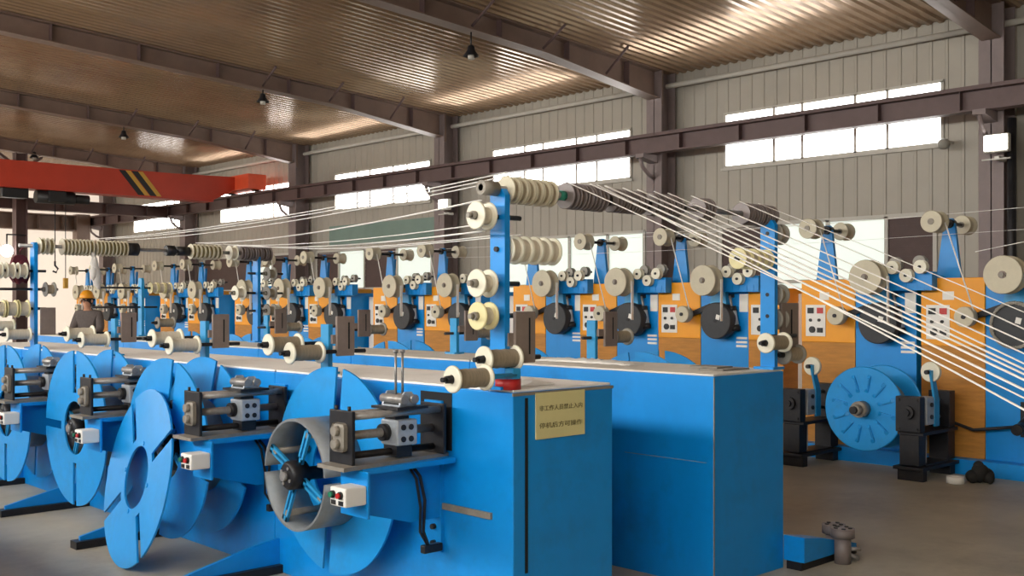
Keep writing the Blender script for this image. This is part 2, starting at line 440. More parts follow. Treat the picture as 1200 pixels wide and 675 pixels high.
cm = thing('camera_dome', 'small grey dome camera at the corner of the bright window', 'camera', (XW-.02, Yat(1112, 15.2), Zat(170, 15.2, Yat(1112, 15.2))))
m = MB(); m.box(-.25, .01, -.03, .03, .02, .06); m.build('bracket', 'frame', cm)
m = MB(); m.ball((-.25, 0, 0), .09, .09, .08); m.build('dome', 'greyp', cm)
# green banner on the wall
y1, y0 = Yat(385, 15.24), Yat(515, 15.24)
bn = MB(); bn.box(15.263, 15.281, y0, y1, 3.05, 3.55)
tag(bn.build('banner', 'banner'), 'faded green banner strip on the wall below the high windows', 'banner')
# downpipe beside the column with the flood light
m = MB(); m.tube([(14.76, 5.7, 0.1), (14.76, 5.7, 4.1)], .06, 10); m.box(14.7, 14.82, 5.62, 5.78, 0, .1)
tag(m.build('pipe', 'dark'), 'dark vertical pipe beside the column with the square flood light', 'pipe')

# ================================================================== rows of winding cabinets
ZT = 1.2
X1, X1B, X2A, X2, Y0 = 3.34, 4.03, 4.89, 5.60, 3.5
AX = 4.74; PITCH = 1.43
def cabinet(x0, x1, y0, y1, face, label, topm, first=False, foot_at=None, fw=.025):
    """face -1: the stations hang on the low-x side; +1 on the other side"""
    xf = x0 if face < 0 else x1
    t = thing('winding_cabinet', label, 'cabinet', (x0, y0, 0), 'winding cabinets in the front row' if face < 0 else 'winding cabinets in the row behind')
    m = MB(); m.box(x0, x1, y0, y1-.004, .0, ZT-.012, bev=.006)
    m.build('body', 'blue', t, True)
    m = MB(); m.box(x0+.008, x1-.008, y0+.008, y1-.008, ZT-.012, ZT, bev=.003)
    m.build('worktop', topm, t, True)
    m = MB(); d = -face
    e = xf; 
    m.prism([(e, .05), (e, .2), (e+face*.2, .17), (e+face*.62, .075), (e+face*.62, .05)], (foot_at or y1)-.035-fw, (foot_at or y1)-.035, 'y')
    fo = m.build('foot', 'blue', t, True)
    m = MB(); fy = (foot_at or y1)-.035-fw/2; m.box(min(e, e+face*.66), max(e, e+face*.66), fy-.05, fy+.05, 0, .05); m.build('foot_bar', 'dark', fo, True)
    return t
C_ROW1 = [
 'blue cabinet with the yellow notice on its end and a white worktop',
 'blue front row cabinet behind the loose leaning disc',
 'blue front row cabinet between the slotted disc and the leaning disc',
 'blue front row cabinet next beyond the upright slotted disc',
 'last blue front row cabinet towards the lamp lit column',
 'farthest blue cabinet of the front row, mostly cut off']
c1 = cabinet(X1, X1B, Y0, 5.57, -1, C_ROW1[0], 'topwhite', True)
for k in range(4): cabinet(X1, X1B, 5.57+PITCH*k, 5.57+PITCH*(k+1), -1, C_ROW1[k+1], 'topwhite')
# end cabinet details: door seam, side cut-out, ledge, rust line
m = MB(); m.box(X1+.075, X1+.092, Y0-.004, Y0+.001, .35, 1.16); m.build('door_seam', 'hole', c1, True)
m = MB(); m.box(X1-.004, X1+.001, 3.93, 4.17, .88, 1.16); m.build('access_opening', 'hole', c1, True)
m = MB(); m.box(X1-.014, X1, 3.64, 4.0, .59, .62); m.build('ledge', 'grime', c1, True)
m = MB(); m.box(X1-.003, X1B+.003, Y0-.003, Y0+.004, 1.172, 1.186); m.build('edge_strip', 'grime', c1, True)
sg = thing('notice_sheet', 'yellow paper notice with two lines of characters on cabinet end', 'notice', (X1+.15, Y0-.006, .9))
ys_ = Y0-.006
xa, xb = Xat(628, ys_), Xat(685, ys_)
za, zb_ = Zat(518, xa, ys_), Zat(461, xa, ys_)
m = MB(); m.box(xa, xb, ys_-.002, ys_+.005, za+.01, zb_); m.build('sheet', 'ypaper', sg, True)
def text(body, w, h, loc, parent, matn, name='lettering', rot=(PI/2, 0, 0)):
    cu = bpy.data.curves.new(name, 'FONT'); cu.body = body; cu.size = h; cu.align_x = 'CENTER'; cu.align_y = 'CENTER'; cu.extrude = .0006
    ob = bpy.data.objects.new(name+'_src', cu); col.objects.link(ob)
    bpy.context.view_layer.update()
    dg = bpy.context.evaluated_depsgraph_get()
    me = bpy.data.meshes.new_from_object(ob.evaluated_get(dg))
    bpy.data.objects.remove(ob)
    xs = [v.co.x for v in me.vertices] or [0, 1]
    sx = w/max(1e-6, max(xs)-min(xs)); cx = (max(xs)+min(xs))/2
    for v in me.vertices: v.co.x = (v.co.x-cx)*sx
    me.materials.clear(); me.materials.append(M[matn])
    o = bpy.data.objects.new(name, me); col.objects.link(o); o.parent = parent
    o.location = Vector(loc)-Vector(parent.location); o.rotation_euler = rot
    return o
xm = (xa+xb)/2; hs = zb_-za
text('非工作人员禁止入内', (xb-xa)*.88, .028, (xm, ys_-.0035, za+hs*.67), sg, 'ink')
text('停机后方可操作', (xb-xa)*.88, .028, (xm, ys_-.0035, za+hs*.31), sg, 'ink')

C_ROW2 = ['large blue cabinet beside the aisle with bare grey worktop and foot', 
 'blue second row cabinet carrying the white cloth strip behind the notice cabinet',
 'blue second row cabinet behind the open grey drum', 'blue second row cabinet behind the leaning disc',
 'blue second row cabinet behind the upright slotted disc', 'blue second row cabinet beyond the front row end',
 'last blue cabinet of the second row far off']
c2 = cabinet(X2A, X2, Y0, 5.57, 1, C_ROW2[0], 'top', True, Y0+.034, .14)
for k in range(6): cabinet(X2A, X2, 5.57+PITCH*k, 5.57+PITCH*(k+1), 1, C_ROW2[k+1], 'top')
m = MB(); m.box(X2A-.002, X2A+.004, Y0-.003, Y0+.003, 0.02, 1.18); m.build('edge_strip', 'grime', c2, True)
m = MB(); m.box(X2A-.001, X2A+.001, 3.55, 4.15, .70, .703); m.build('scratch', 'grime', c2, True)
for q, (dx, dy) in enumerate(((.30, -.0), (.37, .10))):
    wt = thing('steel_weight', ['black flanged steel bush on the foot of the aisle cabinet, with bolts', 'black steel bush tucked behind the other on the cabinet foot'][q], 'weight', (X2+dx+.06, Y0-.19+dy, 0.0))
    m = MB(); m.cyl((0,0,0), (0,0,.16), .05, 20); m.build('barrel', 'darkp', wt)
    m = MB(); m.lathe([(.16,.0),(.16,.072),(.215,.072),(.215,.0)], n=28, axis='z', closed=False)
    for a in range(5): m.cyl((.045*math.cos(a*1.257), .045*math.sin(a*1.257), .2), (.045*math.cos(a*1.257), .045*math.sin(a*1.257), .221), .013, 10, 1)
    m.build('flange', ['darkp','black'], wt)
    if q == 0:
        m = MB(); m.cyl((.04,-.02,.05), (.10,-.05,.02), .014, 10); m.cyl((.03,-.04,.09), (.1,-.06,.08), .012, 10); m.build('bolt', 'steel', wt)

# ---- traverse stations (root at the cabinet face, local -x is outwards)
def flange_mesh(m, x, R=.55, ri=.19, rs=.25, w=.06, th=.012, rot=0.0, mi=0):
    rads = [rs, .33, .42, R-.0]
    def pt(r, a, xx): return (xx, r*math.sin(a+rot), r*math.cos(a+rot))
    for x0, flip in ((x-th/2, 0), (x+th/2, 1)):
        pass
    nseg = 18
    for q in range(4):
        A0, A1 = q*PI/2, (q+1)*PI/2
        grid = []
        for r in [ri, rs]+rads:
            off = math.asin(w/2/r) if (r > rs+1e-6 or len(grid) >= 2) else 0
            grid.append([(r, A0+off+(A1-A0-2*off)*k/nseg) for k in range(nseg+1)])
        for x0 in (x-th/2, x+th/2):
            vs = [pt(r, a, x0) for row in grid for (r, a) in row]; n = nseg+1
            fs = [(i*n+k, i*n+k+1, (i+1)*n+k+1, (i+1)*n+k) for i in range(len(grid)-1) if i != 1 for k in range(nseg)]
            m._new(vs, fs, mi)
        def wall(seq):
            vs = [pt(r, a, x-th/2) for r, a in seq]+[pt(r, a, x+th/2) for r, a in seq]; n = len(seq)
            m._new(vs, [(k, k+1, n+k+1, n+k) for k in range(n-1)], mi, False)
        wall(grid[-1]); wall(grid[0])
        wall([row[0] for row in grid[2:]]); wall([row[-1] for row in grid[2:]])
        # little end wall of the slot
        wall([(rs, A0-math.asin(w/2/rs)), (rs, A0+math.asin(w/2/rs))])
    return m
def make_station():
    t = thing('traverse_station', '', 'winding station', (X1, AX, 0), 'traverse stations on the front row')
    m = MB(); m.box(-.02, 0, -.75, -.62, .38, 1.12); m.build('mounting_plate', 'blue', t)
    m = MB(); m.prism([(-.56,.845),(-.02,.845),(-.02,.55),(-.2,.55),(-.56,.65)], -.74, -.70, 'y')
    m.prism([(-.56,.855),(-.02,.855),(-.02,.83),(-.56,.83)], -.86, -.70, 'y')
    m.box(-.575, -.56, -.91, -.70, .64, .85, bev=.004); m.build('bracket_arm', 'blue', t)
    m = MB(); m.prism([(-.67,-.865),(-.005,-.79),(-.005,-.62),(-.67,-.655)], .855, .873, 'z'); m.build('shelf', 'grime', t)
    for x in (-.605, -.075):
        m = MB(); m.box(x, x+.018, -.835, -.655, .873, 1.115, bev=.004)
        if x < -.3:
            m.box(x-.02, x, -.80, -.70, .93, 1.06, 1, bev=.02)
            for zz in (.965, 1.025): m.cyl((x-.045, -.75, zz), (x-.01, -.75, zz), .022, 14, 1)
            for yy in (-.80, -.70):
                m.cyl((x+.009, yy, 1.11), (x+.009, yy, 1.135), .008, 8)
        m.build('end_plate', ['dark','grime'], t)
    for (yy, zz, r) in ((-.80, 1.088, .017), (-.74, .995, .021), (-.70, 1.088, .017), (-.75, .905, .017)):
        m = MB(); m.cyl((-.6, yy, zz), (-.07, yy, zz), r, 14); m.build('guide_rod', 'steel' if zz > .95 else 'dark', t)
    m = MB(); m.box(-.345, -.225, -.825, -.695, .935, 1.055, bev=.008)
    for xx in (-.31, -.265):
        for zz in (.965, 1.02): m.cyl((xx, -.83, zz), (xx, -.82, zz), .014, 10, 1)
    m.cyl((-.375, -.74, .995), (-.345, -.74, .995), .04, 18, 1)
    m.box(-.33, -.24, -.80, -.70, .88, .935, 1)
    m.build('traverse_block', ['alu','dark'], t)
    m = MB(); m.box(-.37, -.19, -.86, -.655, 1.105, 1.117); m.box(-.33, -.25, -.79, -.71, 1.05, 1.105); m.build('carriage_plate', 'dark', t)
    m = MB()
    m.prism([(-.335,1.117),(-.235,1.117),(-.245,1.16),(-.265,1.185),(-.305,1.185),(-.325,1.16)], -.83, -.82, 'y')
    m.prism([(-.335,1.117),(-.235,1.117),(-.245,1.16),(-.265,1.185),(-.305,1.185),(-.325,1.16)], -.70, -.69, 'y')
    m.box(-.335, -.235, -.83, -.69, 1.117, 1.124)
    rs = m.build('roller_stand', 'alu', t)
    for xx in (-.315, -.255):
        m = MB(); m.cyl((xx, -.845, 1.15), (xx, -.675, 1.15), .022, 14); m.build('roller', 'steel', rs)
    m = MB(); m.box(-.69, -.575, -.905, -.785, .705, .79, bev=.008); cb = m.build('control_box', 'white', t)
    for yy, cc in ((-.815, 'green'), (-.872, 'red')):
        m = MB(); m.cyl((-.70, yy, .757), (-.69, yy, .757), .017, 16, 1); m.cyl((-.712, yy, .757), (-.70, yy, .757), .012, 16, 0)
        m.box(-.692, -.69, yy-.018, yy+.018, .712, .732, 1)
        o = m.build('push_button', [cc, 'black'], cb); o['label'] = cc+' push button'
    m = MB(); m.tube([(-.20,-.755,.82),(-.16,-.76,.77),(-.13,-.76,.65),(-.135,-.755,.5),(-.10,-.755,.42)], .008, 8)
    m.tube([(-.22,-.755,.82),(-.19,-.77,.76),(-.16,-.765,.62),(-.155,-.755,.5),(-.10,-.75,.42)], .007, 8)
    m.box(-.135, -.02, -.765, -.73, .39, .43, bev=.005); m.build('cable', 'dark', t)
    for zz in (.42, .50):
        m = MB(); m.cyl((-.04,-.70,zz), (-.02,-.70,zz), .014, 8); m.build('bolt', 'dark', t)
    return t
def make_reel(front):
    t = thing('winding_reel', '', 'reel', (X1, AX, .71), 'slotted winding reels of the front row')
    m = MB(); flange_mesh(m, -.14, rot=-.12); m.build('flange', 'bluedisc', t)
    if front:
        m = MB(); flange_mesh(m, -.395, rot=.0); m.build('flange', 'bluedisc', t)
    m = MB(); R = .29; th = .012; n = 22
    for g in (0, 1):                                 # split barrel: two half shells with a gap
        a0 = PI*g+.06+PI/2; a1 = PI*(g+1)-.06+PI/2
        angs = [a0+(a1-a0)*k/n for k in range(n+1)]
        for r in (R, R-th):
            vs = [(x, r*math.sin(a), r*math.cos(a)) for x in (-.385, -.148) for a in angs]
            m._new(vs, [(k, k+1, n+1+k+1, n+1+k) for k in range(n)], 0, True)
        for x in (-.385, -.148):
            vs = [(x, r*math.sin(a), r*math.cos(a)) for r in (R, R-th) for a in angs]
            m._new(vs, [(k, k+1, n+1+k+1, n+1+k) for k in range(n)], 0)
        for a in (a0, a1):
            m._new([(x, r*math.sin(a), r*math.cos(a)) for x, r in ((-.385,R),(-.148,R),(-.148,R-th),(-.385,R-th))], [(0,1,2,3)], 0)
    m.build('drum', 'drum', t)
    m = MB(); m.lathe([(-.43,.0),(-.43,.06),(-.415,.075),(-.33,.075),(-.33,.035),(0,.035),(0,0)], n=28, closed=False)
    m.cyl((-.455,0,0), (-.43,0,0), .025, 16, 1)
    for a in range(4): m.cyl((-.437,.045*math.cos(a*PI/2+.5),.045*math.sin(a*PI/2+.5)), (-.43,.045*math.cos(a*PI/2+.5),.045*math.sin(a*PI/2+.5)), .009, 8, 1)
    m.build('hub', ['dark','steel'], t)
    for q in range(4):
        a = PI/4*0.55+q*PI/2
        m = MB(); 
        for (xa_, w) in ((-.36, .03),):
            m.box(-.372, -.356, -.022, -.008, .07, .28); m.box(-.372, -.356, .008, .022, .07, .28)
            m.box(-.372, -.356, -.022, .022, .07, .1); m.box(-.372, -.356, -.022, .022, .25, .28)
        m.cyl((-.37, 0, .235), (-.16, 0, .235), .018, 12, 1)
        m.xform(Matrix.Rotation(a, 4, 'X')); m.build('spoke', ['bluesteel','grime'], t)
    return t
ST1 = ['traverse station with twin upright pins on the notice cabinet',
 'traverse station above the loose leaning disc',
 'traverse station standing beside the upright slotted disc with exposed hub',
 'fourth traverse station of the front row, at the photo edge',
 'fifth traverse station of the front row, farthest away']
RL1 = ['open winding reel with grey drum, spokes and no outer disc',
 'blue slotted winding reel behind the loose leaning disc',
 'upright blue slotted winding reel with exposed dark hub',
 'blue slotted winding reel cut by the photo edge',
 'farthest blue winding reel of the front row']
st = make_station(); st['label'] = ST1[0]
r_open = make_reel(False); r_open['label'] = RL1[0]
r_full = make_reel(True); place(r_full, (X1, AX+PITCH, .71), RL1[1]); r_full.rotation_euler = (.22, 0, 0)
st_copies = [st]
for k in range(1, 5):
    c = copy_tree(st); place(c, (X1, AX+PITCH*k+(.02*k if k > 1 else 0), 0), ST1[k]); st_copies.append(c)
for k in range(2, 5):
    c = copy_tree(r_full); place(c, (X1, AX+PITCH*k, .71), RL1[k])
    c.rotation_euler = (0, 0, 0)
for (xx) in (-.305, -.265):
    m = MB(); m.cyl((xx, -.76, 1.17), (xx, -.76, 1.37), .006, 8); m.cyl((xx,-.76,1.365),(xx,-.76,1.38),.012,10); m.build('pin', 'steel', st)
# second row: the same stations and reels turned round
ORD2 = ['on the aisle cabinet', 'on the second cabinet from the aisle', 'on the third cabinet from the aisle', 'on the fourth cabinet from the aisle', 'on the fifth cabinet from the aisle', 'on the sixth cabinet from the aisle']
for k in range(6):
    c = copy_tree(st_copies[1]); place(c, (X2, AX+PITCH*k, 0), 'traverse station %s, seen over the second row worktop' % ORD2[k], PI, 'traverse stations of the second row')
    c = copy_tree(r_full); place(c, (X2, AX+PITCH*k, .71), 'blue reel dome %s, rising behind the second row worktop' % ORD2[k], PI, 'blue reels of the second row')
# loose flange leaning on the second station
lf = thing('reel_disc', 'loose blue slotted disc leaning against the second winding reel', 'disc', (2.72, 6.26, 0), None, math.radians(-6))
m = MB(); flange_mesh(m, 0, R=.54, rot=math.radians(35), rs=.25); 
for a in range(4):
    aa = a*PI/2+.1; m.cyl((-.012,.21*math.cos(aa),.21*math.sin(aa)), (-.004,.21*math.cos(aa),.21*math.sin(aa)), .014, 8)
m.xform(Matrix.Translation((.075, 0, .536)) @ Matrix.Rotation(math.radians(11), 4, 'Y')); m.build('plate', 'bluedisc', lf)

# ================================================================== posts, bobbins, guide reels, overhead shafts
def make_bobbin(L=.205, R=.06, rc=.043, yarn='yarn', fl='cream'):
    """axis along x, from 0 (end seen) to L"""
    t = thing('bobbin', '', 'bobbin', (0,0,0))
    for x in (0, L-.016):
        m = MB(); m.lathe([(x,.02),(x,R-.006),(x+.004,R),(x+.012,R),(x+.016,R-.006),(x+.016,.02)], n=36); m.build('flange', fl, t)
    m = MB(); pr = [(.016, rc)]
    for i in range(1, 10): pr.append((.016+(L-.032)*i/10, rc*(1+.03*math.sin(i*2.1))))
    pr.append((L-.016, rc)); m.lathe(pr, n=32, closed=False); m.build('yarn', yarn, t)
    m = MB(); m.cyl((-.03,0,0), (.02,0,0), .018, 6); m.cyl((-.055,0,0), (-.03,0,0), .011, 12); m.cyl((.0,0,0), (L+.02,0,0), .012, 10); m.build('spindle_nut', 'dark', t)
    return t
def make_reel2(R=.065, L=.085, rc=.04, fl='cream', yarn='yarnwhite'):
    t = thing('guide_reel', '', 'reel', (0,0,0))
    for x in (0, L-.014):
        m = MB(); m.lathe([(x,.02),(x,R-.005),(x+.004,R),(x+.010,R),(x+.014,R-.005),(x+.014,.02)], n=36); m.build('flange', fl, t)
    m = MB(); m.lathe([(.014,rc),(L-.014,rc)], n=32, closed=False); m.build('core', yarn, t)
    m = MB(); m.cyl((-.022,0,0), (.01,0,0), .02, 6); m.cyl((-.045,0,0), (-.022,0,0), .013, 12); m.cyl((0,0,0), (L+.03,0,0), .012, 10); m.build('spindle_nut', 'grime', t)
    return t
def make_spool(R, L, fl, yarn):
    t = thing('spool', '', 'spool', (0,0,0))
    m = MB(); e = .010
    m.lathe([(0,.018),(0,R-.003),(.003,R),(e-.003,R),(e,R-.003),(e,R*.72),(e,.018)], n=32); m.build('flange', fl, t)
    m = MB(); m.lathe([(L-e,.018),(L-e,R-.003),(L-e+.003,R),(L-.003,R),(L,R-.003),(L,.018)], n=32); m.build('flange', fl, t)
    m = MB(); m.lathe([(e,R*.78),(L-e,R*.78)], n=32, closed=False); m.build('winding', yarn, t)
    return t
PARK = []
def proto(f, *a, **k):
    o = f(*a, **k); PARK.append(o); return o
P_bob = proto(make_bobbin, yarn='yarnmid'); P_bobw = proto(make_bobbin, yarn='yarnwhite')
P_bobd = proto(make_bobbin, .18, .06, .042, 'yarn', 'greyp')
P_reel = proto(make_reel2); P_reely = proto(make_reel2, fl='yellowp'); P_reelg = proto(make_reel2, fl='greyp', yarn='yarn')
P_spA = proto(make_spool, .065, .048, 'tan', 'yarn'); P_spB = proto(make_spool, .066, .042, 'darkp', 'yarndark')
P_spC = proto(make_spool, .062, .062, 'cream', 'yarnwhite'); P_spY = proto(make_spool, .064, .075, 'yellowp', 'yarnwhite')
P_spF = proto(make_spool, .075, .046, 'tan', 'yarngreen')
def put(P, loc, label, group, sc=1.0, rz=0):
    c = copy_tree(P); place(c, loc, label, rz, group); c.scale = (sc,)*3
    return c

# short bobbin posts of the front row
def short_post(x, y, label, face, group):
    t = thing('bobbin_post', label, 'post', (x, y, ZT), group)
    m = MB(); m.box(-.015, .015, -.04, .04, .0, .28, bev=.004); m.box(-.05, .05, -.06, .06, 0, .012); m.build('post', 'bluesteel', t)
    return t
S1 = ['over the open drum', 'behind the leaning disc', 'over the upright slotted disc']
for k, Y in enumerate((5.06, 6.50, 7.93)):
    t = short_post(3.37, Y, 'short blue post with slotted grey plate %s' % S1[k], -1, 'short bobbin posts of the front row')
    m = MB(); m.box(.02, .14, -.075, -.055, .10, .325, bev=.004); m.box(.095, .103, -.078, -.055, .14, .29, 1); m.box(0, .03, -.06, .0, .17, .22)
    m.build('slotted_plate', ['plate','hole'], t)
    m = MB(); m.cyl((-.1, -.06, .126), (.22, -.06, .126), .012, 12); m.cyl((-.14, .06, .17), (.05, .06, .17), .012, 12); m.build('spindle', 'dark', t)
    put(P_bobw if k else P_bob, (3.085, Y-.06, ZT+.126), 'pale bobbin nearer the viewer of the pair %s' % S1[k], 'bobbin pairs on the front row')
    put(P_bob if k == 0 else P_bobw, (3.03, Y+.07, ZT+.17), 'pale bobbin behind its twin in the pair %s' % S1[k], 'bobbin pairs on the front row')
# second row short posts
S2 = ['beside the white cloth strip', 'behind the tall reel post', 'above the second row, between drum and tall post', 'above the leaning disc in the second row']
S2 = ['beside the white cloth strip', 'behind the tall reel post', 'past the open drum', 'past the drum, farther along', 'near the far overhead shaft']
for k, Y in enumerate((4.9, 6.36, 7.80, 9.2)):
    X = 5.43
    t = short_post(X, Y, 'second row blue post with slotted grey plate %s' % S2[k], 1, 'short bobbin posts of the second row')
    m = MB(); m.box(.05, .18, -.075, -.055, .10, .34, bev=.004); m.box(.125, .133, -.078, -.055, .15, .30, 1); m.box(0, .06, -.06, .0, .17, .22)
    m.build('slotted_plate', ['plate','hole'], t)
    m = MB(); m.cyl((-.1, .0, .16), (.42, .0, .16), .011, 12); m.build('spindle', 'dark', t)
    put(P_bobd, (X+.2, Y, ZT+.16), 'grey bobbin on the second row plate %s' % S2[k], 'bobbins of the second row')
    put(P_bobd, (X+.2, Y+.16, ZT+.24), 'second grey bobbin on the plate %s' % S2[k], 'bobbins of the second row') if False else None

# tall reel posts
def tall_post(x, y, label, h=.93, face=-1):
    t = thing('reel_post', label, 'post', (x, y, ZT), 'tall reel posts')
    m = MB(); m.prism([(-.05,.0),(.05,.0),(.05,h-.03),(.03,h),(-.03,h),(-.05,h-.03)], -.016, .016, 'x')
    m.box(-.06, .06, -.07, .07, 0, .015); m.build('post', 'bluesteel' if h < .8 else 'blue', t)
    return t
def rod(t, x0, x1, y, z, r=.012):
    m = MB(); m.cyl((x0, y, z), (x1, y, z), r, 12); m.build('spindle', 'dark', t)
SHZ = 2.13
tp1 = tall_post(3.36, 3.61, 'tall blue reel post standing on the notice cabinet')
for z, x1 in ((2.0, .13), (1.69, .12), (1.54, .12)): rod(tp1, -.13, x1, 0, z-ZT)
rod(tp1, -.03, .33, 0, 1.85-ZT); rod(tp1, -.2, .2, -.06, 1.345-ZT)
m = MB(); m.box(.03, .16, -.075, -.055, .12, .36, bev=.004); m.box(.115, .123, -.078, -.055, .16, .33, 1); m.box(0, .05, -.06, 0, .2, .26); m.build('slotted_plate', ['plate','hole'], tp1)
m = MB(); m.cyl((.01,-.045,.0), (.01,-.045,.05), .06, 24); m.cyl((.01,-.045,.04), (.01,-.045,.051), .05, 20, 1); m.build('base', ['red','bluesteel'], tp1)
put(P_reel, (3.205, 3.61, 2.0), 'cream guide reel, topmost on the tall notice cabinet post', 'guide reels on the tall post')
put(P_reel, (3.21, 3.61, 1.69), 'cream guide reel, middle of three on the tall post', 'guide reels on the tall post')
put(P_reely, (3.215, 3.61, 1.54), 'yellowed guide reel, lowest of three on the tall post', 'guide reels on the tall post')
put(P_bob, (3.195, 3.545, 1.345), 'grey bobbin at the foot of the tall post, upper one', 'bobbins at the tall post')
put(P_bob, (2.975, 3.505, 1.268), 'grey bobbin overhanging the corner, below the red base', 'bobbins at the tall post')
m = MB(); m.cyl((3.1, 3.505, 1.268), (3.36, 3.505, 1.268), .012, 12); m.box(3.335, 3.385, 3.495, 3.55, 1.251, 1.30, bev=.004)
tag(m.build('spindle_bracket', 'bluesteel'), 'small blue spindle bracket on the cabinet corner holding a bobbin', 'bracket')
for i in range(5): put(P_spC, (3.39+i*.064, 3.61, 1.85), '%s cream spool from the tall post on its short side rod' % ORD[i], 'spools on the short side rod', 1.1)

tp2 = tall_post(5.55, 3.57, 'tall blue reel post on the aisle cabinet corner', .9)
rod(tp2, -.35, .02, 0, 1.86-ZT); rod(tp2, -.02, .13, 0, 2.02-ZT); rod(tp2, -.02, .15, 0, 1.65-ZT); rod(tp2, -.02, .14, 0, 1.52-ZT); rod(tp2, -.1, .2, -.06, 1.4-ZT)
m = MB(); m.box(.08, .27, -.04, -.02, .06, .40, bev=.004); m.box(.18, .192, -.043, -.02, .1, .36, 1); m.build('slotted_plate', ['plate','hole'], tp2)
for i in range(4): put(P_spY, (5.22+i*.075, 3.57, 1.86), '%s yellowed spool counting towards the aisle post' % ORD[i], 'yellowed spools on the aisle post', .98)
for z, l in ((2.02, 'topmost'), (1.65, 'middle'), (1.5, 'lowest')): put(P_reelg, (5.60, 3.57, z), 'grey guide reel behind the aisle post, %s of three' % l, 'guide reels on the aisle post')
put(P_bob, (5.34, 3.46, 1.365), 'grey bobbin in front of the aisle post foot', 'bobbins at the aisle post')
put(P_bobd, (5.62, 3.52, 1.285), 'darker bobbin beside the aisle post, lower one', 'bobbins at the aisle post')

# overhead shafts with stacks of spools
def shaft(label, x0, x1, y, z, collars):
    t = thing('spool_shaft', label, 'shaft', (x0, y, z), 'overhead spool shafts')
    m = MB(); m.cyl((x0,y,z), (x1,y,z), .016, 16); m.build('shaft', 'steel', t, True)
    for a, b, r, mm in collars:
        m = MB(); m.cyl((a,y,z), (b,y,z), r, 18); m.build('collar', mm, t, True)
    return t
SY = 3.61
shaft('long overhead spool shaft between the two tall near posts', 3.24, 5.62, SY, SHZ, [(3.24,3.335,.034,'grime'), (Xat(655,SY),Xat(661,SY),.024,'teal'), (Xat(707,SY),Xat(713,SY),.03,'dark'), (Xat(753,SY),Xat(759,SY),.03,'dark'), (Xat(794,SY),Xat(800,SY),.03,'dark')])
def stack(P, xs, y, z, words, grp, sc=1.0):
    for i, x in enumerate(xs): put(P, (x, y, z), '%s %s' % (ORD[i], words), grp, sc)
sx = lambda p: Xat(p, SY)
def fill(P, p0, p1, n, words, grp, sc=1.0):
    a, b = sx(p0), sx(p1); stack(P, [a+(b-a)*i/n for i in range(n)], SY, SHZ, words, grp, sc)
fill(P_spA, 592, 645, 6, 'tan spool after the notice cabinet post on the overhead shaft', 'tan spools on the near shaft')
fill(P_spB, 662, 706, 5, 'dark spool after the teal bush on the overhead shaft', 'dark spools after the teal bush')
fill(P_spB, 714, 752, 5, 'dark spool of the middle stack on the overhead shaft', 'dark spools of the middle stack', .95)
fill(P_spB, 760, 793, 5, 'dark spool of the stack before the lone pair, overhead shaft', 'dark spools before the lone pair', .95)
fill(P_spB, 816, 832, 2, 'dark spool of the lone pair in the shaft middle', 'lone pair of dark spools')
fill(P_spB, 868, 904, 6, 'dark spool of the stack ending at the aisle post', 'dark spools at the aisle post')
FY = 9.6; FZ = 2.1
fx = lambda p: Xat(p, FY)
tpf = tall_post(3.36, FY, 'tall blue reel post in the left distance under the far shaft')
for z in (1.88, 1.72, 1.55): rod(tpf, -.35, .1, 0, z-ZT)
m = MB(); m.box(.03, .16, -.075, -.055, .12, .36, bev=.004); m.build('slotted_plate', 'plate', tpf)
tpg = tall_post(5.55, FY, 'tall blue reel post at the far end of the distant shaft')
rod(tpg, -.1, .3, 0, 1.9-ZT); rod(tpg, -.3, .3, 0, 1.7-ZT); rod(tpg, -.1, .35, 0, 1.52-ZT)
shaft('distant overhead spool shaft crossing both rows at the left', fx(22), 5.62, FY, FZ,
      [(fx(148),fx(161),.06,'black'), (fx(194),fx(204),.05,'black'), (fx(207),fx(221),.045,'black')])
stack(P_spF, [fx(45), fx(55)], FY, FZ, 'tan spool of the pair by the distant tall post', 'tan spools on the far shaft')
stack(P_spF, [fx(72)+(fx(102)-fx(72))*i/7 for i in range(8)], FY, FZ, 'striped spool of the stack before the white bag', 'striped spools before the bag')
stack(P_spF, [fx(111)+(fx(142)-fx(111))*i/7 for i in range(8)], FY, FZ, 'striped spool of the stack between bag and black clutch', 'striped spools past the bag')
stack(P_spF, [fx(223)+(fx(252)-fx(223))*i/6 for i in range(7)], FY, FZ, 'striped spool past the black clutches on the far shaft', 'striped spools past the clutches')
stack(P_spC, [fx(268)], FY, FZ, 'lone cream spool on the distant shaft', 'lone cream spool', 1.2)
stack(P_spB, [fx(280)+i*.06 for i in range(6)], FY, FZ, 'grey spool at the end of the distant shaft', 'grey spools at the far shaft end', 1.15)
for i in range(3):
    put(P_spC, (3.02+i*.1, FY, 1.88), '%s cream spool stacked at the photo edge, upper rod' % ORD[i], 'cream spools at the photo edge', 1.15)
    put(P_spY, (3.02+i*.1, FY, 1.55), '%s yellowed spool stacked at the photo edge, lower rod' % ORD[i], 'yellowed spools at the photo edge', 1.2)
put(P_reelg, (3.45, FY, 1.72), 'grey reel right behind the distant tall post', 'reels on the distant post')
put(P_bobw, (3.1, FY-.07, 1.33), 'pale bobbin below the distant tall post, in front', 'bobbins on the distant post')
put(P_bobw, (3.02, FY+.1, 1.40), 'pale bobbin below the distant tall post, behind', 'bobbins on the distant post')
for z, l in ((1.9,'top'),(1.7,'middle'),(1.52,'bottom')):
    put(P_reelg, (5.66, FY, z), 'grey reel on the distant shaft end post, %s one' % l, 'reels on the shaft end post', 1.1)
put(P_reel, (5.3, FY, 1.7), 'cream reel in front of the distant shaft end post', 'reels on the shaft end post', 1.15)
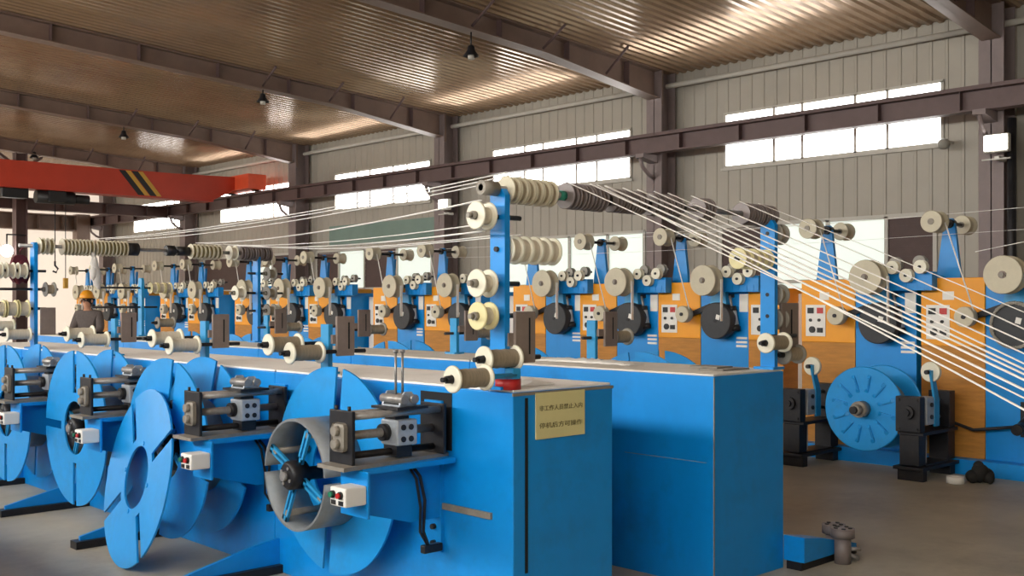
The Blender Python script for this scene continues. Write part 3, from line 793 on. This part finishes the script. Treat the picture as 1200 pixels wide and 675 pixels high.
# mid-height post with yellowed spools further down the second row
tpm = tall_post(5.55, 12.3, 'lower blue post with yellowed spools beyond the distant shaft', .7)
rod(tpm, -.5, .4, 0, 1.78-ZT); rod(tpm, -.6, .2, 0, 1.55-ZT)
for i in range(3): put(P_spY, (5.66+i*.09, 12.3, 1.78), '%s yellowed spool on the lower distant post' % ORD[i], 'yellowed spools on the lower post', 1.1)
put(P_bobd, (5.7, 12.2, 1.36), 'dark bobbin by the lower distant post', 'bobbins on the lower post', 1.2)

# cloths and clutter on the worktops
def cloth(name, label, cat, pts, w, z, mname, h=.03):
    m = MB(); rnd = random.Random(5); n = 26; k = 7; vs = []
    for i in range(n+1):
        t = i/n; x = pts[0][0]+(pts[1][0]-pts[0][0])*t; y = pts[0][1]+(pts[1][1]-pts[0][1])*t
        for j in range(k+1):
            u = j/k-.5; e = math.sin(PI*j/k)*math.sin(PI*min(1, max(0, t*1.0)))**.3
            vs.append((x+u*w*(1+.2*math.sin(i*1.3)), y+.01*math.sin(j*2+i), z+.002+e*h*(.5+.5*rnd.random())))
    m._new(vs, [(i*(k+1)+j, i*(k+1)+j+1, (i+1)*(k+1)+j+1, (i+1)*(k+1)+j) for i in range(n) for j in range(k)], 0, True)
    base = [(v[0], v[1], z) for v in vs]
    o = m.build(name, mname); md = o.modifiers.new('thick', 'SOLIDIFY'); md.thickness = .003; md.offset = 1
    return tag(o, label, cat)
cloth('cloth_strip', 'crumpled white cloth strip lying along the aisle cabinet worktop', 'cloth', ((5.25, 4.35), (5.25, 5.2)), .16, ZT, 'white')
cloth('cloth_pile', 'pinkish crumpled sheet on the notice cabinet by the post', 'cloth', ((3.62, 3.6), (3.62, 4.0)), .2, ZT, 'topwhite', .04)
m = MB(); m.box(5.15, 5.42, 3.62, 3.8, ZT+.001, ZT+.012, bev=.004); m.box(5.2, 5.36, 3.7, 3.9, ZT+.012, ZT+.02)
tag(m.build('tool_plate', 'grime'), 'dark flat tool plate lying on the aisle cabinet worktop', 'tool')
# maroon jacket and white bag hung on the far frame
m = MB()
jm = [(-.12,0),(-.15,-.1),(-.16,-.32),(-.1,-.4),(.02,-.38),(.1,-.42),(.15,-.3),(.14,-.1),(.1,0),(.03,.04),(-.05,.04)]
jx, jy = fx(29), FY+.12
m.prism([(jx+a*.5, 2.0+b*.55) for a, b in jm], jy-.03, jy+.03, 'y'); m.ball((jx+.01, jy-.02, 1.88), .05, .045, .1); m.ball((jx-.02, jy-.02, 1.84), .04, .045, .08); m.tube([(jx, jy, 2.02), (jx, jy, 2.06), (jx+.02, FY, 2.12)], .006, 6)
tag(m.build('jacket', 'maroon'), 'maroon jacket hanging behind the distant tall post', 'jacket')
m = MB(); bx_ = fx(107)
m.ball((bx_, FY-.07, 1.93), .035, .03, .09); m.ball((bx_+.02, FY-.07, 1.84), .04, .035, .1); m.ball((bx_-.012, FY-.075, 1.87), .03, .03, .07); m.ball((bx_+.035, FY-.07, 1.78), .025, .025, .06); m.cyl((bx_, FY-.02, 2.1), (bx_, FY-.07, 1.95), .012, 10, r2=.028)
o = m.build('plastic_bag', 'bag'); md = o.modifiers.new('rough', 'DISPLACE'); tx = bpy.data.textures.new('bag_noise', 'CLOUDS'); tx.noise_scale = .03; md.texture = tx; md.strength = .02
tag(o, 'white plastic bag hanging from the distant spool shaft', 'bag')

# ================================================================== back row of orange and blue machines
XM = 10.0
BND = [4.10, 5.41, 7.34, 8.61, 9.85, 11.78, 13.07, 14.95, 16.2, 17.47, 19.36, 20.6, 22.6, 23.9, 25.1]
def make_machine():
    t = thing('stranding_machine', '', 'machine', (XM, 0, 0), 'orange and blue machines along the back')
    m = MB(); m.box(0, .9, -.645, 0, .14, 1.76, bev=.006); m.build('housing', 'blue', t)
    m = MB(); m.box(-.012, .88, 0.0, .615, 1.19, 1.84, bev=.006); m.build('panel', 'orange', t)
    o = None
    m = MB(); m.box(-.006, .88, 0.0, .615, .14, 1.19, bev=.004); o = m.build('panel', 'ochre', t); o['label'] = 'ochre board panel'
    m = MB(); m.box(-.15, .9, -.65, .62, 0, .14); m.build('plinth', 'blue', t)
    m = MB(); m.box(-.02, -.012, .33, .56, 1.25, 1.58, bev=.002); cp = m.build('control_panel', 'white', t)
    for yy, zz in ((.50,1.52),(.39,1.52)):
        m = MB(); m.box(-.028, -.02, yy-.035, yy+.035, zz-.03, zz+.03, 0); m.build('meter', 'black' if yy > .45 else 'red', cp)
    for yy, zz in ((.50,1.42),(.40,1.42),(.48,1.32)):
        m = MB(); m.cyl((-.035, yy, zz), (-.02, yy, zz), .016 if zz > 1.4 else .035, 14); m.build('knob', 'black', cp)
    m = MB(); m.box(-.035, -.02, .36, .42, 1.29, 1.34); m.build('switch', 'black', cp)
    m = MB(); m.box(-.016, -.012, .29, .40, 1.63, 1.71); m.build('sticker', 'paper', t)
    m = MB(); m.box(-.006, 0, -.64, -.53, 1.5, 1.70); m.build('sticker', 'paper', t)
    m = MB()
    for q in range(3): m.box(-.01, 0, -.63, -.49, 1.195-q*.045, 1.22-q*.045)
    m.build('vent', 'white', t)
    # roller cluster on the bracket
    m = MB(); m.box(-.13, -.016, -.86, -.36, 1.72, 1.90, bev=.004)
    for q in range(5): m.box(-.135, -.13, -.80+q*.09, -.78+q*.09, 1.73, 1.80)
    m.build('roller_bracket', 'blue', t)
    for yy, zz, x in ((-.50,1.945,-.22),(-.63,1.865,-.2),(-.78,1.945,-.22),(-.42,1.99,.0),(-.66,2.0,.02)):
        m = MB(); m.lathe([(x,.015),(x,.065),(x+.012,.065),(x+.016,.05),(x+.05,.05),(x+.054,.065),(x+.066,.065),(x+.066,.015)], (0,yy,zz), 24)
        m.cyl((x-.015,yy,zz), (x+.15,yy,zz), .014, 10, 1); m.build('roller', ['cream' if x < -.1 else 'greyp','dark'], t)
    # pulley over the tape pad
    m = MB(); m.lathe([(-.40,.02),(-.40,.167),(-.385,.172),(-.375,.167),(-.375,.155),(-.27,.155),(-.265,.167),(-.25,.172),(-.25,.02)], (0,-.31,1.85), 44)
    m.cyl((-.41,-.31,1.85), (-.40,-.31,1.85), .034, 20, 1); m.cyl((-.425,-.31,1.85), (-.4,-.31,1.85), .022, 14, 2); m.cyl((-.25,-.31,1.85), (.02,-.31,1.85), .03, 12, 1)
    m.build('pulley', ['tan','plate','grime'], t)
    m = MB(); m.prism([(-.42,1.58),(-.2,1.58),(-.22,1.74),(-.40,1.74)], -.1, 0, 'x'); m.build('pad_bracket', 'bluesteel', t)
    m = MB(); m.cyl((-.14,.11,1.47), (.02,.11,1.47), .02, 12); m.prism([(.1,1.49),(-.2,1.60),(-.24,1.55),(.1,1.44)], -.09, -.03, 'x'); m.build('swing_arm', 'dark', t)
    m = MB(); m.lathe([(-.22,.02),(-.22,.09),(-.21,.095),(-.13,.095),(-.12,.09),(-.12,.02)], (0,.11,1.47), 32); m.cyl((-.235,.11,1.47), (-.2,.11,1.47), .02, 12, 1); m.build('roller', ['tan','dark'], t)
    # spring cylinder
    m = MB(); m.cyl((-.06,-.44,1.68), (-.06,-.475,1.52), .014, 12, 0); m.cyl((-.06,-.475,1.52), (-.06,-.515,1.33), .042, 18, 1); m.cyl((-.06,-.51,1.35), (-.06,-.525,1.29), .048, 18, 2)
    m.cyl((-.06,-.467,1.56), (-.06,-.477,1.51), .046, 18, 2); m.box(-.06, .0, -.54, -.50, 1.3, 1.34, 2); m.box(-.06, 0, -.46, -.42, 1.66, 1.70, 2)
    m.build('spring_cylinder', ['steel','alu','black'], t)
    # tower with rollers on both sides
    m = MB(); m.prism([(.54,1.84),(.30,1.84),(.36,2.36),(.385,2.42),(.445,2.42),(.47,2.36)], .16, .20, 'x'); m.prism([(.62,1.8),(.53,1.8),(.47,2.3),(.52,2.3)], .30, .34, 'x')
    m.build('tower', 'blue', t)
    m = MB(); m.cyl((-.1,.41,2.37), (.5,.41,2.37), .018, 12); m.cyl((.13,.41,2.37), (.23,.41,2.37), .045, 16); m.build('spindle', 'dark', t)
    for x, L, R in ((-.24,.16,.105),(.42,.16,.095)):
        m = MB(); m.lathe([(x,.02),(x,R-.006),(x+.005,R),(x+.02,R),(x+.025,R*.86),(x+L-.025,R*.86),(x+L-.02,R),(x+L,R),(x+L,.02)], (0,.41,2.37), 32); m.cyl((x-.01,.41,2.37), (x+.01,.41,2.37), .03, 14, 1); m.build('roller', ['tan','grime'], t)
    # slack tape runs
    m = MB(); m.box(-.34, -.30, -.515, -.508, 1.4, 1.86); m.build('tape_run', 'tape', t)
    m = MB(); m.tube([(-.16,.31,2.36),(-.17,.03,1.5)], .007, 6); m.build('tape_run', 'tape', t)
    return t
def make_pad():
    t = thing('tape_pad', '', 'tape pad', (0,0,0))
    m = MB(); m.lathe([(-.165,.012),(-.165,.195),(-.155,.205),(-.03,.205),(-.02,.195),(-.02,.012)], n=44); m.build('wound_tape', 'pad', t)
    m = MB(); m.box(-.168, -.164, -.05, .0, .02, .075); m.xform(Matrix.Rotation(.25, 4, 'X')); m.build('sticker', 'paper', t)
    m = MB(); m.cyl((-.175,0,0), (0,0,0), .02, 12); m.build('core', 'dark', t)
    return t
mach = make_machine(); pad = make_pad()
for k, B in enumerate(BND):
    w = ['first machine from the aisle end', 'machine behind the big blue spool'] + ['%s machine along the back row' % ORD[i] for i in range(2, 17)]
    a = mach if k == 0 else copy_tree(mach)
    place(a, (XM, B, 0), 'orange and blue %s' % w[k] if k != 1 else 'orange and blue machine standing behind the big blue spool')
    p = pad if k == 0 else copy_tree(pad)
    place(p, (XM-.02, B-.33, 1.40), 'black tape pad on the %s' % w[k], None, 'black tape pads')
mach_first = mach
# wrapped film on the first pad
m = MB()
rnd = random.Random(3)
for q in range(60):
    a = 2*PI*q/60; m.cyl((-.185, .2*math.cos(a), .2*math.sin(a)), (-.15, .205*math.cos(a+.12), .205*math.sin(a+.12)), .012+.006*rnd.random(), 6)
m.build('film_edge', 'greyp', pad)
# extra ochre end board and white switch cabinets where the row has gaps
for k, (a, b) in enumerate(((6.03, 6.07), (6.69-.62, 6.69))):
    if k == 0: continue
    t = thing('end_cabinet', 'orange and ochre end cabinet behind the aisle post', 'cabinet', (XM, a, 0), 'orange end cabinets')
    m = MB(); m.box(XM-.012, XM+.88, a+.18, b, 1.19, 1.76, bev=.005); m.build('panel', 'orange', t, True)
    m = MB(); m.box(XM-.006, XM+.88, a+.18, b, 0, 1.19, bev=.005); m.build('panel', 'ochre', t, True)
    m = MB(); m.box(XM-.02, XM-.012, a+.33, a+.58, 1.25, 1.58, bev=.002); cp = m.build('control_panel', 'white', t, True)
    m = MB(); m.box(XM-.028, XM-.02, a+.48, a+.55, 1.49, 1.55); m.build('meter', 'black', cp, True); m = MB(); m.cyl((XM-.035, a+.46, 1.42), (XM-.02, a+.46, 1.42), .016, 14); m.build('knob', 'black', cp, True); m = MB(); m.cyl((XM-.035, a+.46, 1.32), (XM-.02, a+.46, 1.32), .035, 14); m.build('knob', 'black', cp, True)
GAPS = [(6.03, 'at the gap beside the aisle post'), (10.52, 'in the gap behind the second row plates'), (13.74, 'in the gap past the open drum'), (18.15, 'in the far gap'), (21.3, 'in the farthest gap')]
for yy, w in GAPS:
    t = thing('switch_cabinet', 'pale switch cabinet %s' % w, 'cabinet', (XM+.35, yy+.25, 0), 'pale switch cabinets')
    m = MB(); m.box(-.05, .3, -.24, .24 if yy > 7 else .2, .02, 1.7, bev=.008); m.build('body', 'white', t)
    m = MB(); m.box(-.06, -.05, -.2, .2 if yy > 7 else .16, .1, 1.62, bev=.004); d = m.build('door', 'white', t)
    m = MB(); m.box(-.075, -.06, -.16, -.13, .85, .97); m.build('handle', 'black', d)
    m = MB(); m.box(-.04, .29, -.23, .23 if yy > 7 else .19, 0, .02); m.build('plinth', 'black', t)

# big take-up spool and black stands
sp = thing('takeup_spool', 'big bright blue ribbed spool on its shaft before the back machines', 'spool', (9.2, 4.9, .22))
zc = .61; yc = 4.9
def ribflange(m, x, sgn):
    m.lathe([(x,.05),(x,.385),(x+.006,.395),(x+.016,.395),(x+.02,.385),(x+.02,.05)], (0,yc,zc), 56)
    for q in range(12):
        a = q*PI/6+.2
        p0 = Vector((x+(-.004 if sgn < 0 else .024), yc+.16*math.cos(a), zc+.16*math.sin(a))); p1 = Vector((x+(-.004 if sgn < 0 else .024), yc+.31*math.cos(a), zc+.31*math.sin(a)))
        
        b = MB(); b.prism([(0,.155),(-.014,.18),(-.014,.30),(0,.325)], -.017, .017, 'y')
        b.prism([(0,.165),(-.02,.19),(-.02,.29),(0,.315)], -.008, .008, 'y')
        if sgn > 0: b.xform(Matrix.Scale(-1, 4, (1,0,0)))
        b.xform(Matrix.Translation((x+(0 if sgn < 0 else .02), yc, zc)) @ Matrix.Rotation(a, 4, 'X'))
        tm = bpy.data.meshes.new('rib'); b.bm.to_mesh(tm); b.bm.free(); m.bm.from_mesh(tm); bpy.data.meshes.remove(tm)
for x, sgn in ((9.2, -1), (9.58, 1)):
    m = MB(); ribflange(m, x, sgn); m.build('flange', 'bluedisc', sp, True)
m = MB(); m.lathe([(9.22,.25),(9.58,.25)], (0,yc,zc), 40, closed=False); m.build('core', 'greyp', sp, True)
m = MB(); m.cyl((9.1,yc,zc), (9.2,yc,zc), .075, 28); m.cyl((9.03,yc,zc), (9.12,yc,zc), .05, 20); m.cyl((9.0,yc,zc), (9.03,yc,zc), .035, 16, 1); m.cyl((9.2,yc,zc), (9.99,yc,zc), .04, 16); m.build('hub', ['grime','dark'], sp, True)
def stand(Y, label):
    t = thing('takeup_stand', label, 'stand', (9.15, Y, 0), 'black take-up stands')
    m = MB(); m.box(0, .72, -.12, .12, .41, .44, bev=.003); m.build('table', 'dark', t)
    m = MB(); m.box(-.02, .12, -.09, .09, .14, .41, bev=.004); m.box(.12, .128, -.095, -.08, .16, .41, 1); m.build('leg', ['dark','steel'], t)
    m = MB(); m.box(.57, .72, -.09, .09, .14, .41, bev=.004); m.build('leg', 'dark', t)
    m = MB(); m.box(-.05, .75, -.14, .14, .10, .13, bev=.003); m.box(.0, .08, -.12, .12, 0, .10, bev=.003); m.box(.6, .7, -.1, .1, 0, .10, bev=.003); m.box(.1, .6, -.1, .1, .13, .145); m.build('base', 'dark', t)
    m = MB(); m.box(-.04, .06, -.11, .12, .44, .76, bev=.008); m.cyl((-.07,.0,.62), (-.04,.0,.62), .06, 20); m.cyl((-.09,.0,.62), (-.07,.0,.62), .03, 16)
    for yy, zz in ((-.08,.47),(.09,.47),(-.08,.73),(.09,.73)): m.cyl((-.052, yy, zz), (-.04, yy, zz), .014, 8)
    m.build('gearbox', 'dark', t)
    m = MB(); m.box(.58, .70, -.1, .1, .44, .78, bev=.004); m.build('end_plate', 'dark', t)
    for zz in (.54, .70):
        m = MB(); m.cyl((.05,0,zz), (.59,0,zz), .018, 12); m.build('guide_rod', 'dark', t)
    m = MB(); m.box(.10, .25, -.11, .0, .50, .75, bev=.006)
    for zz in (.57, .68): m.cyl((.18,-.125,zz), (.18,-.11,zz), .02, 12, 1)
    m.build('traverse_block', ['alu','dark'], t)
    m = MB(); m.prism([(.04,.48),(.13,.48),(.13,.72),(.02,.99),(-.05,.99),(.04,.72)], -.02, 0, 'y'); m.xform(Matrix.Translation((.2,-.1,0)))
    ar = m.build('lever_arm', 'bluesteel', t)
    m = MB(); m.lathe([(.20,.01),(.20,.085),(.21,.092),(.235,.092),(.245,.085),(.245,.01)], (.0,-.09,.975), 28); m.cyl((.12,-.09,.975),(.27,-.09,.975),.02,10,1); m.build('roller', ['cream','dark'], ar)
    return t
stand(4.42, 'black take-up stand with blue lever beside the big blue spool')
stand(5.62, 'black take-up stand half hidden behind the aisle cabinet')
t = thing('motor_spindle', 'black motor spindle jutting from the machine at the right edge', 'spindle', (XM, 3.66, .58))
m = MB(); m.cyl((-.3,0,-.08), (-.02,0,-.05), .05, 16, r2=.09); m.cyl((-.38,0,-.09), (-.3,0,-.08), .03, 14, r2=.05); m.cyl((-.42,0,-.095), (-.38,0,-.09), .05, 16); m.build('spindle', 'dark', t)
m = MB(); m.box(-.02, 0, -.12, .12, -.2, .12, bev=.005); m.build('mount', 'dark', t)
m = MB(); m.tube([(-.06,.1,-.1),(-.12,.5,-.16),(-.1,.9,-.05),(-.02,1.2,.0)], .015, 8); m.build('cable', 'dark', t)
# floor clutter
m = MB()
for (dx,dy,dz,r) in ((0,0,.12,.12),(.1,-.06,.09,.1),(-.08,.08,.08,.09),(.02,-.12,.07,.08),(0,.02,.2,.07),(.08,.1,.07,.08)):
    m.ball((9.49+dx*.6, 3.94+dy*.6, dz*.75), r*.6, r*.65, min(r*.7, dz*.75), u=12, v=9)
o = m.build('rag_heap', 'rag'); tag(o, 'heap of black rags on the floor by the back machines', 'rag')
md = o.modifiers.new('rough', 'DISPLACE'); tx = bpy.data.textures.new('rag_noise', 'CLOUDS'); tx.noise_scale = .06; md.texture = tx; md.strength = .03
m = MB(); m.lathe([(0,.04),(0,.075),(.06,.075),(.06,.04)], (9.33, 4.09, 0), 28, axis='z'); tag(m.build('tape_roll', 'paper'), 'small white tape roll on the floor beside the rags', 'tape roll')

# ================================================================== tapes
def tape(label, pts, r, grp, sag=0.0, name='tape'):
    a, b = Vector(pts[0]), Vector(pts[-1]); P = []
    if len(pts) == 2:
        for i in range(13):
            u = i/12; p = a.lerp(b, u); p.z -= sag*4*u*(1-u); P.append(p)
    else: P = pts
    m = MB(); m.tube(P, r, 6, flat=.5); o = m.build(name, 'tape'); tag(o, label, 'tape', grp); return o
RT = [(Xat(700,SY),491,.0045,'lowest'),(3.80,478,.0035,'second lowest'),(3.99,468,.0055,'third lowest'),(4.10,456,.0055,'fourth lowest'),(4.24,449,.005,'fifth lowest'),(4.36,443,.005,'sixth lowest'),
      (4.5,436,.004,'fifth highest'),(4.62,424,.004,'fourth highest'),(4.83,410,.004,'third highest'),(5.3,394,.004,'second highest'),(5.5,374,.003,'highest')]
for i, (x, py, r, w) in enumerate(RT):
    z0 = SHZ+.072; xe = x*.86; ye = Yat(1200, xe); ze = Zat(py, xe, ye)
    a = Vector((x, SY, z0)); b = Vector((xe, ye, ze)); d = (b-a)
    tape('white tape fanning down from the near shaft, %s of eleven' % w, [a, a+d*max(1.25, min(2.0, (a.z-.45)/(a.z-b.z)))], r*1.35, 'tapes fanning down over the aisle', -.03)
LT = [(112,3.40,2.21,'first'),(124,3.45,2.205,'second'),(150,3.5,2.2,'third'),(230,3.24,2.07,'fourth'),(240,3.24,1.96,'fifth'),(262,3.26,1.93,'sixth'),(290,3.42,1.925,'seventh'),(300,3.50,1.925,'eighth')]
for i, (px, xn, zn, w) in enumerate(LT):
    x0 = fx(px)
    tape('white tape between the two shafts over the rows, %s from the top' % w, [(x0, FY, FZ+.085), (xn, SY, zn)], .006 if i not in (3,5) else .009, 'tapes running along the rows', .05)
BT = [(10.02, 2.47, 3.2, 9.0, .006, 'highest'), (10.1, 2.27, 3.2, 12.0, .004, 'middle'), (10.5, 2.47, 5.0, 16.0, .005, 'rearmost')]
for x, z, ya, yb, r, w in BT:
    tape('white tape along the back machine towers, %s' % w, [(x, ya, z+.02), (x, yb, z)], r, 'tapes along the back row', .05)

ya, yb = Yat(1143, 9.0), Yat(1200, 9.0)
tape('short white tape slanting up beside the flood light column', [(9.0, ya, Zat(295, 9.0, ya)), (9.0, yb-.3, Zat(276, 9.0, yb))], .007, None, .0)
# ================================================================== person in the aisle
def skin_mesh(name, verts, edges, radii, m, parent, sub=2):
    me = bpy.data.meshes.new(name); me.from_pydata(verts, edges, []); ob = bpy.data.objects.new(name, me); col.objects.link(ob)
    sk = ob.modifiers.new('skin', 'SKIN'); sk.use_smooth_shade = True
    for i, r in enumerate(radii):
        me.skin_vertices[0].data[i].radius = r if isinstance(r, tuple) else (r, r)
    me.skin_vertices[0].data[0].use_root = True
    ss = ob.modifiers.new('sub', 'SUBSURF'); ss.levels = sub; ss.render_levels = sub
    bpy.context.view_layer.update(); dg = bpy.context.evaluated_depsgraph_get()
    m2 = bpy.data.meshes.new_from_object(ob.evaluated_get(dg)); bpy.data.objects.remove(ob)
    m2.materials.clear(); m2.materials.append(M[m])
    for p in m2.polygons: p.use_smooth = True
    o = bpy.data.objects.new(name, m2); col.objects.link(o); o.parent = parent; return o
px_, py_ = 7.2, Yat(105, 7.2)
pr = thing('person', 'person in grey jacket and orange hard hat working between the rows', 'person', (px_, py_, 0), None, math.radians(-140))
V = [(0,0,.92),(0,0,1.12),(.03,0,1.36),(.06,0,1.47),(.08,0,1.55),(.1,0,1.66),
     (.03,.19,1.40),(.1,.25,1.14),(.30,.17,1.05),(.38,.14,1.04),(.03,-.19,1.40),(.1,-.25,1.14),(.30,-.17,1.05),(.38,-.14,1.04),
     (0,.1,.88),(.02,.11,.48),(-.02,.11,.09),(.13,.12,.04),(0,-.1,.88),(.02,-.11,.48),(-.02,-.11,.09),(.13,-.12,.04)]
E = [(0,1),(1,2),(2,3),(3,4),(4,5),(2,6),(6,7),(7,8),(8,9),(2,10),(10,11),(11,12),(12,13),(0,14),(14,15),(15,16),(16,17),(0,18),(18,19),(19,20),(20,21)]
Rr = [(.15,.12),(.14,.11),(.16,.12),.06,.055,.095,.07,.05,.035,.03,.07,.05,.035,.03,.09,.06,.045,.04,.09,.06,.045,.04]
body = skin_mesh('body', V, E, Rr, 'skin', pr)
J = [0,1,2,3,6,7,8,10,11,12]; mp = {v:i for i, v in enumerate(J)}
je = [(mp[a],mp[b]) for a, b in E if a in mp and b in mp]
skin_mesh('jacket', [V[i] for i in J], je, [((r[0]+.02, r[1]+.02) if isinstance(r, tuple) else r+.018) for r in [Rr[i] for i in J]], 'cloth', pr)
T = [0,14,15,16,18,19,20]; mp = {v:i for i, v in enumerate(T)}
te = [(mp[a],mp[b]) for a, b in E if a in mp and b in mp]
skin_mesh('trousers', [V[i] for i in T], te, [((r[0]+.015, r[1]+.015) if isinstance(r, tuple) else r+.016) for r in [Rr[i] for i in T]], 'trouser', pr)
m = MB(); m.ball((.09,0,1.69), .125, .115, .13, zmin=-.05, u=24, v=16); m.lathe([(-.005,.10),(-.005,.15),(.004,.15),(.004,.10)], (.1,0,1.685), 28, axis='z'); m.build('hard_hat', 'hat', pr)
m = MB(); m.ball((.06,0,1.64), .09, .095, .09); m.build('hair', 'hair', pr)
m = MB()
m.ball((.2,0,1.62), .016, .012, .02)
for s_ in (-1, 1): m.ball((.185, .035*s_, 1.655), .01, .014, .008); m.ball((.1, .098*s_, 1.63), .02, .012, .03)
m.build('face', 'skin', pr)
for s_ in (-1, 1):
    hv = [(.38,.14*s_,1.04),(.44,.135*s_,1.04)]; he = [(0,1)]; hr = [.028,.03]
    for q, (dy, L) in enumerate(((-.026,.05),(-.009,.06),(.009,.055),(.026,.042))):
        b = len(hv); hv += [(.46,(.135)*s_+dy,1.04),(.46+L*.6,.135*s_+dy,1.03),(.46+L*.8,.135*s_+dy,1.0)]; he += [(1,b),(b,b+1),(b+1,b+2)]; hr += [.01,.009,.008]
    b = len(hv); hv += [(.42,.135*s_-.035*s_,1.04),(.46,.135*s_-.055*s_,1.02)]; he += [(0,b),(b,b+1)]; hr += [.011,.009]
    skin_mesh('hand', hv, he, hr, 'skin', pr, 1)

# parked prototypes are removed: every copy shares their meshes
def kill(o):
    for c in list(o.children): kill(c)
    bpy.data.objects.remove(o)
for o in PARK: kill(o)

# ================================================================== light
w = bpy.data.worlds.new('sky'); scene.world = w; w.use_nodes = True
bg = w.node_tree.nodes['Background']; bg.inputs[0].default_value = (1.0, .97, .93, 1); bg.inputs[1].default_value = 3.3
scene.view_settings.view_transform = 'Standard'; scene.view_settings.look = 'None'
scene.view_settings.exposure = 0.3; scene.view_settings.gamma = 1.0; scene.view_settings.use_curve_mapping = False
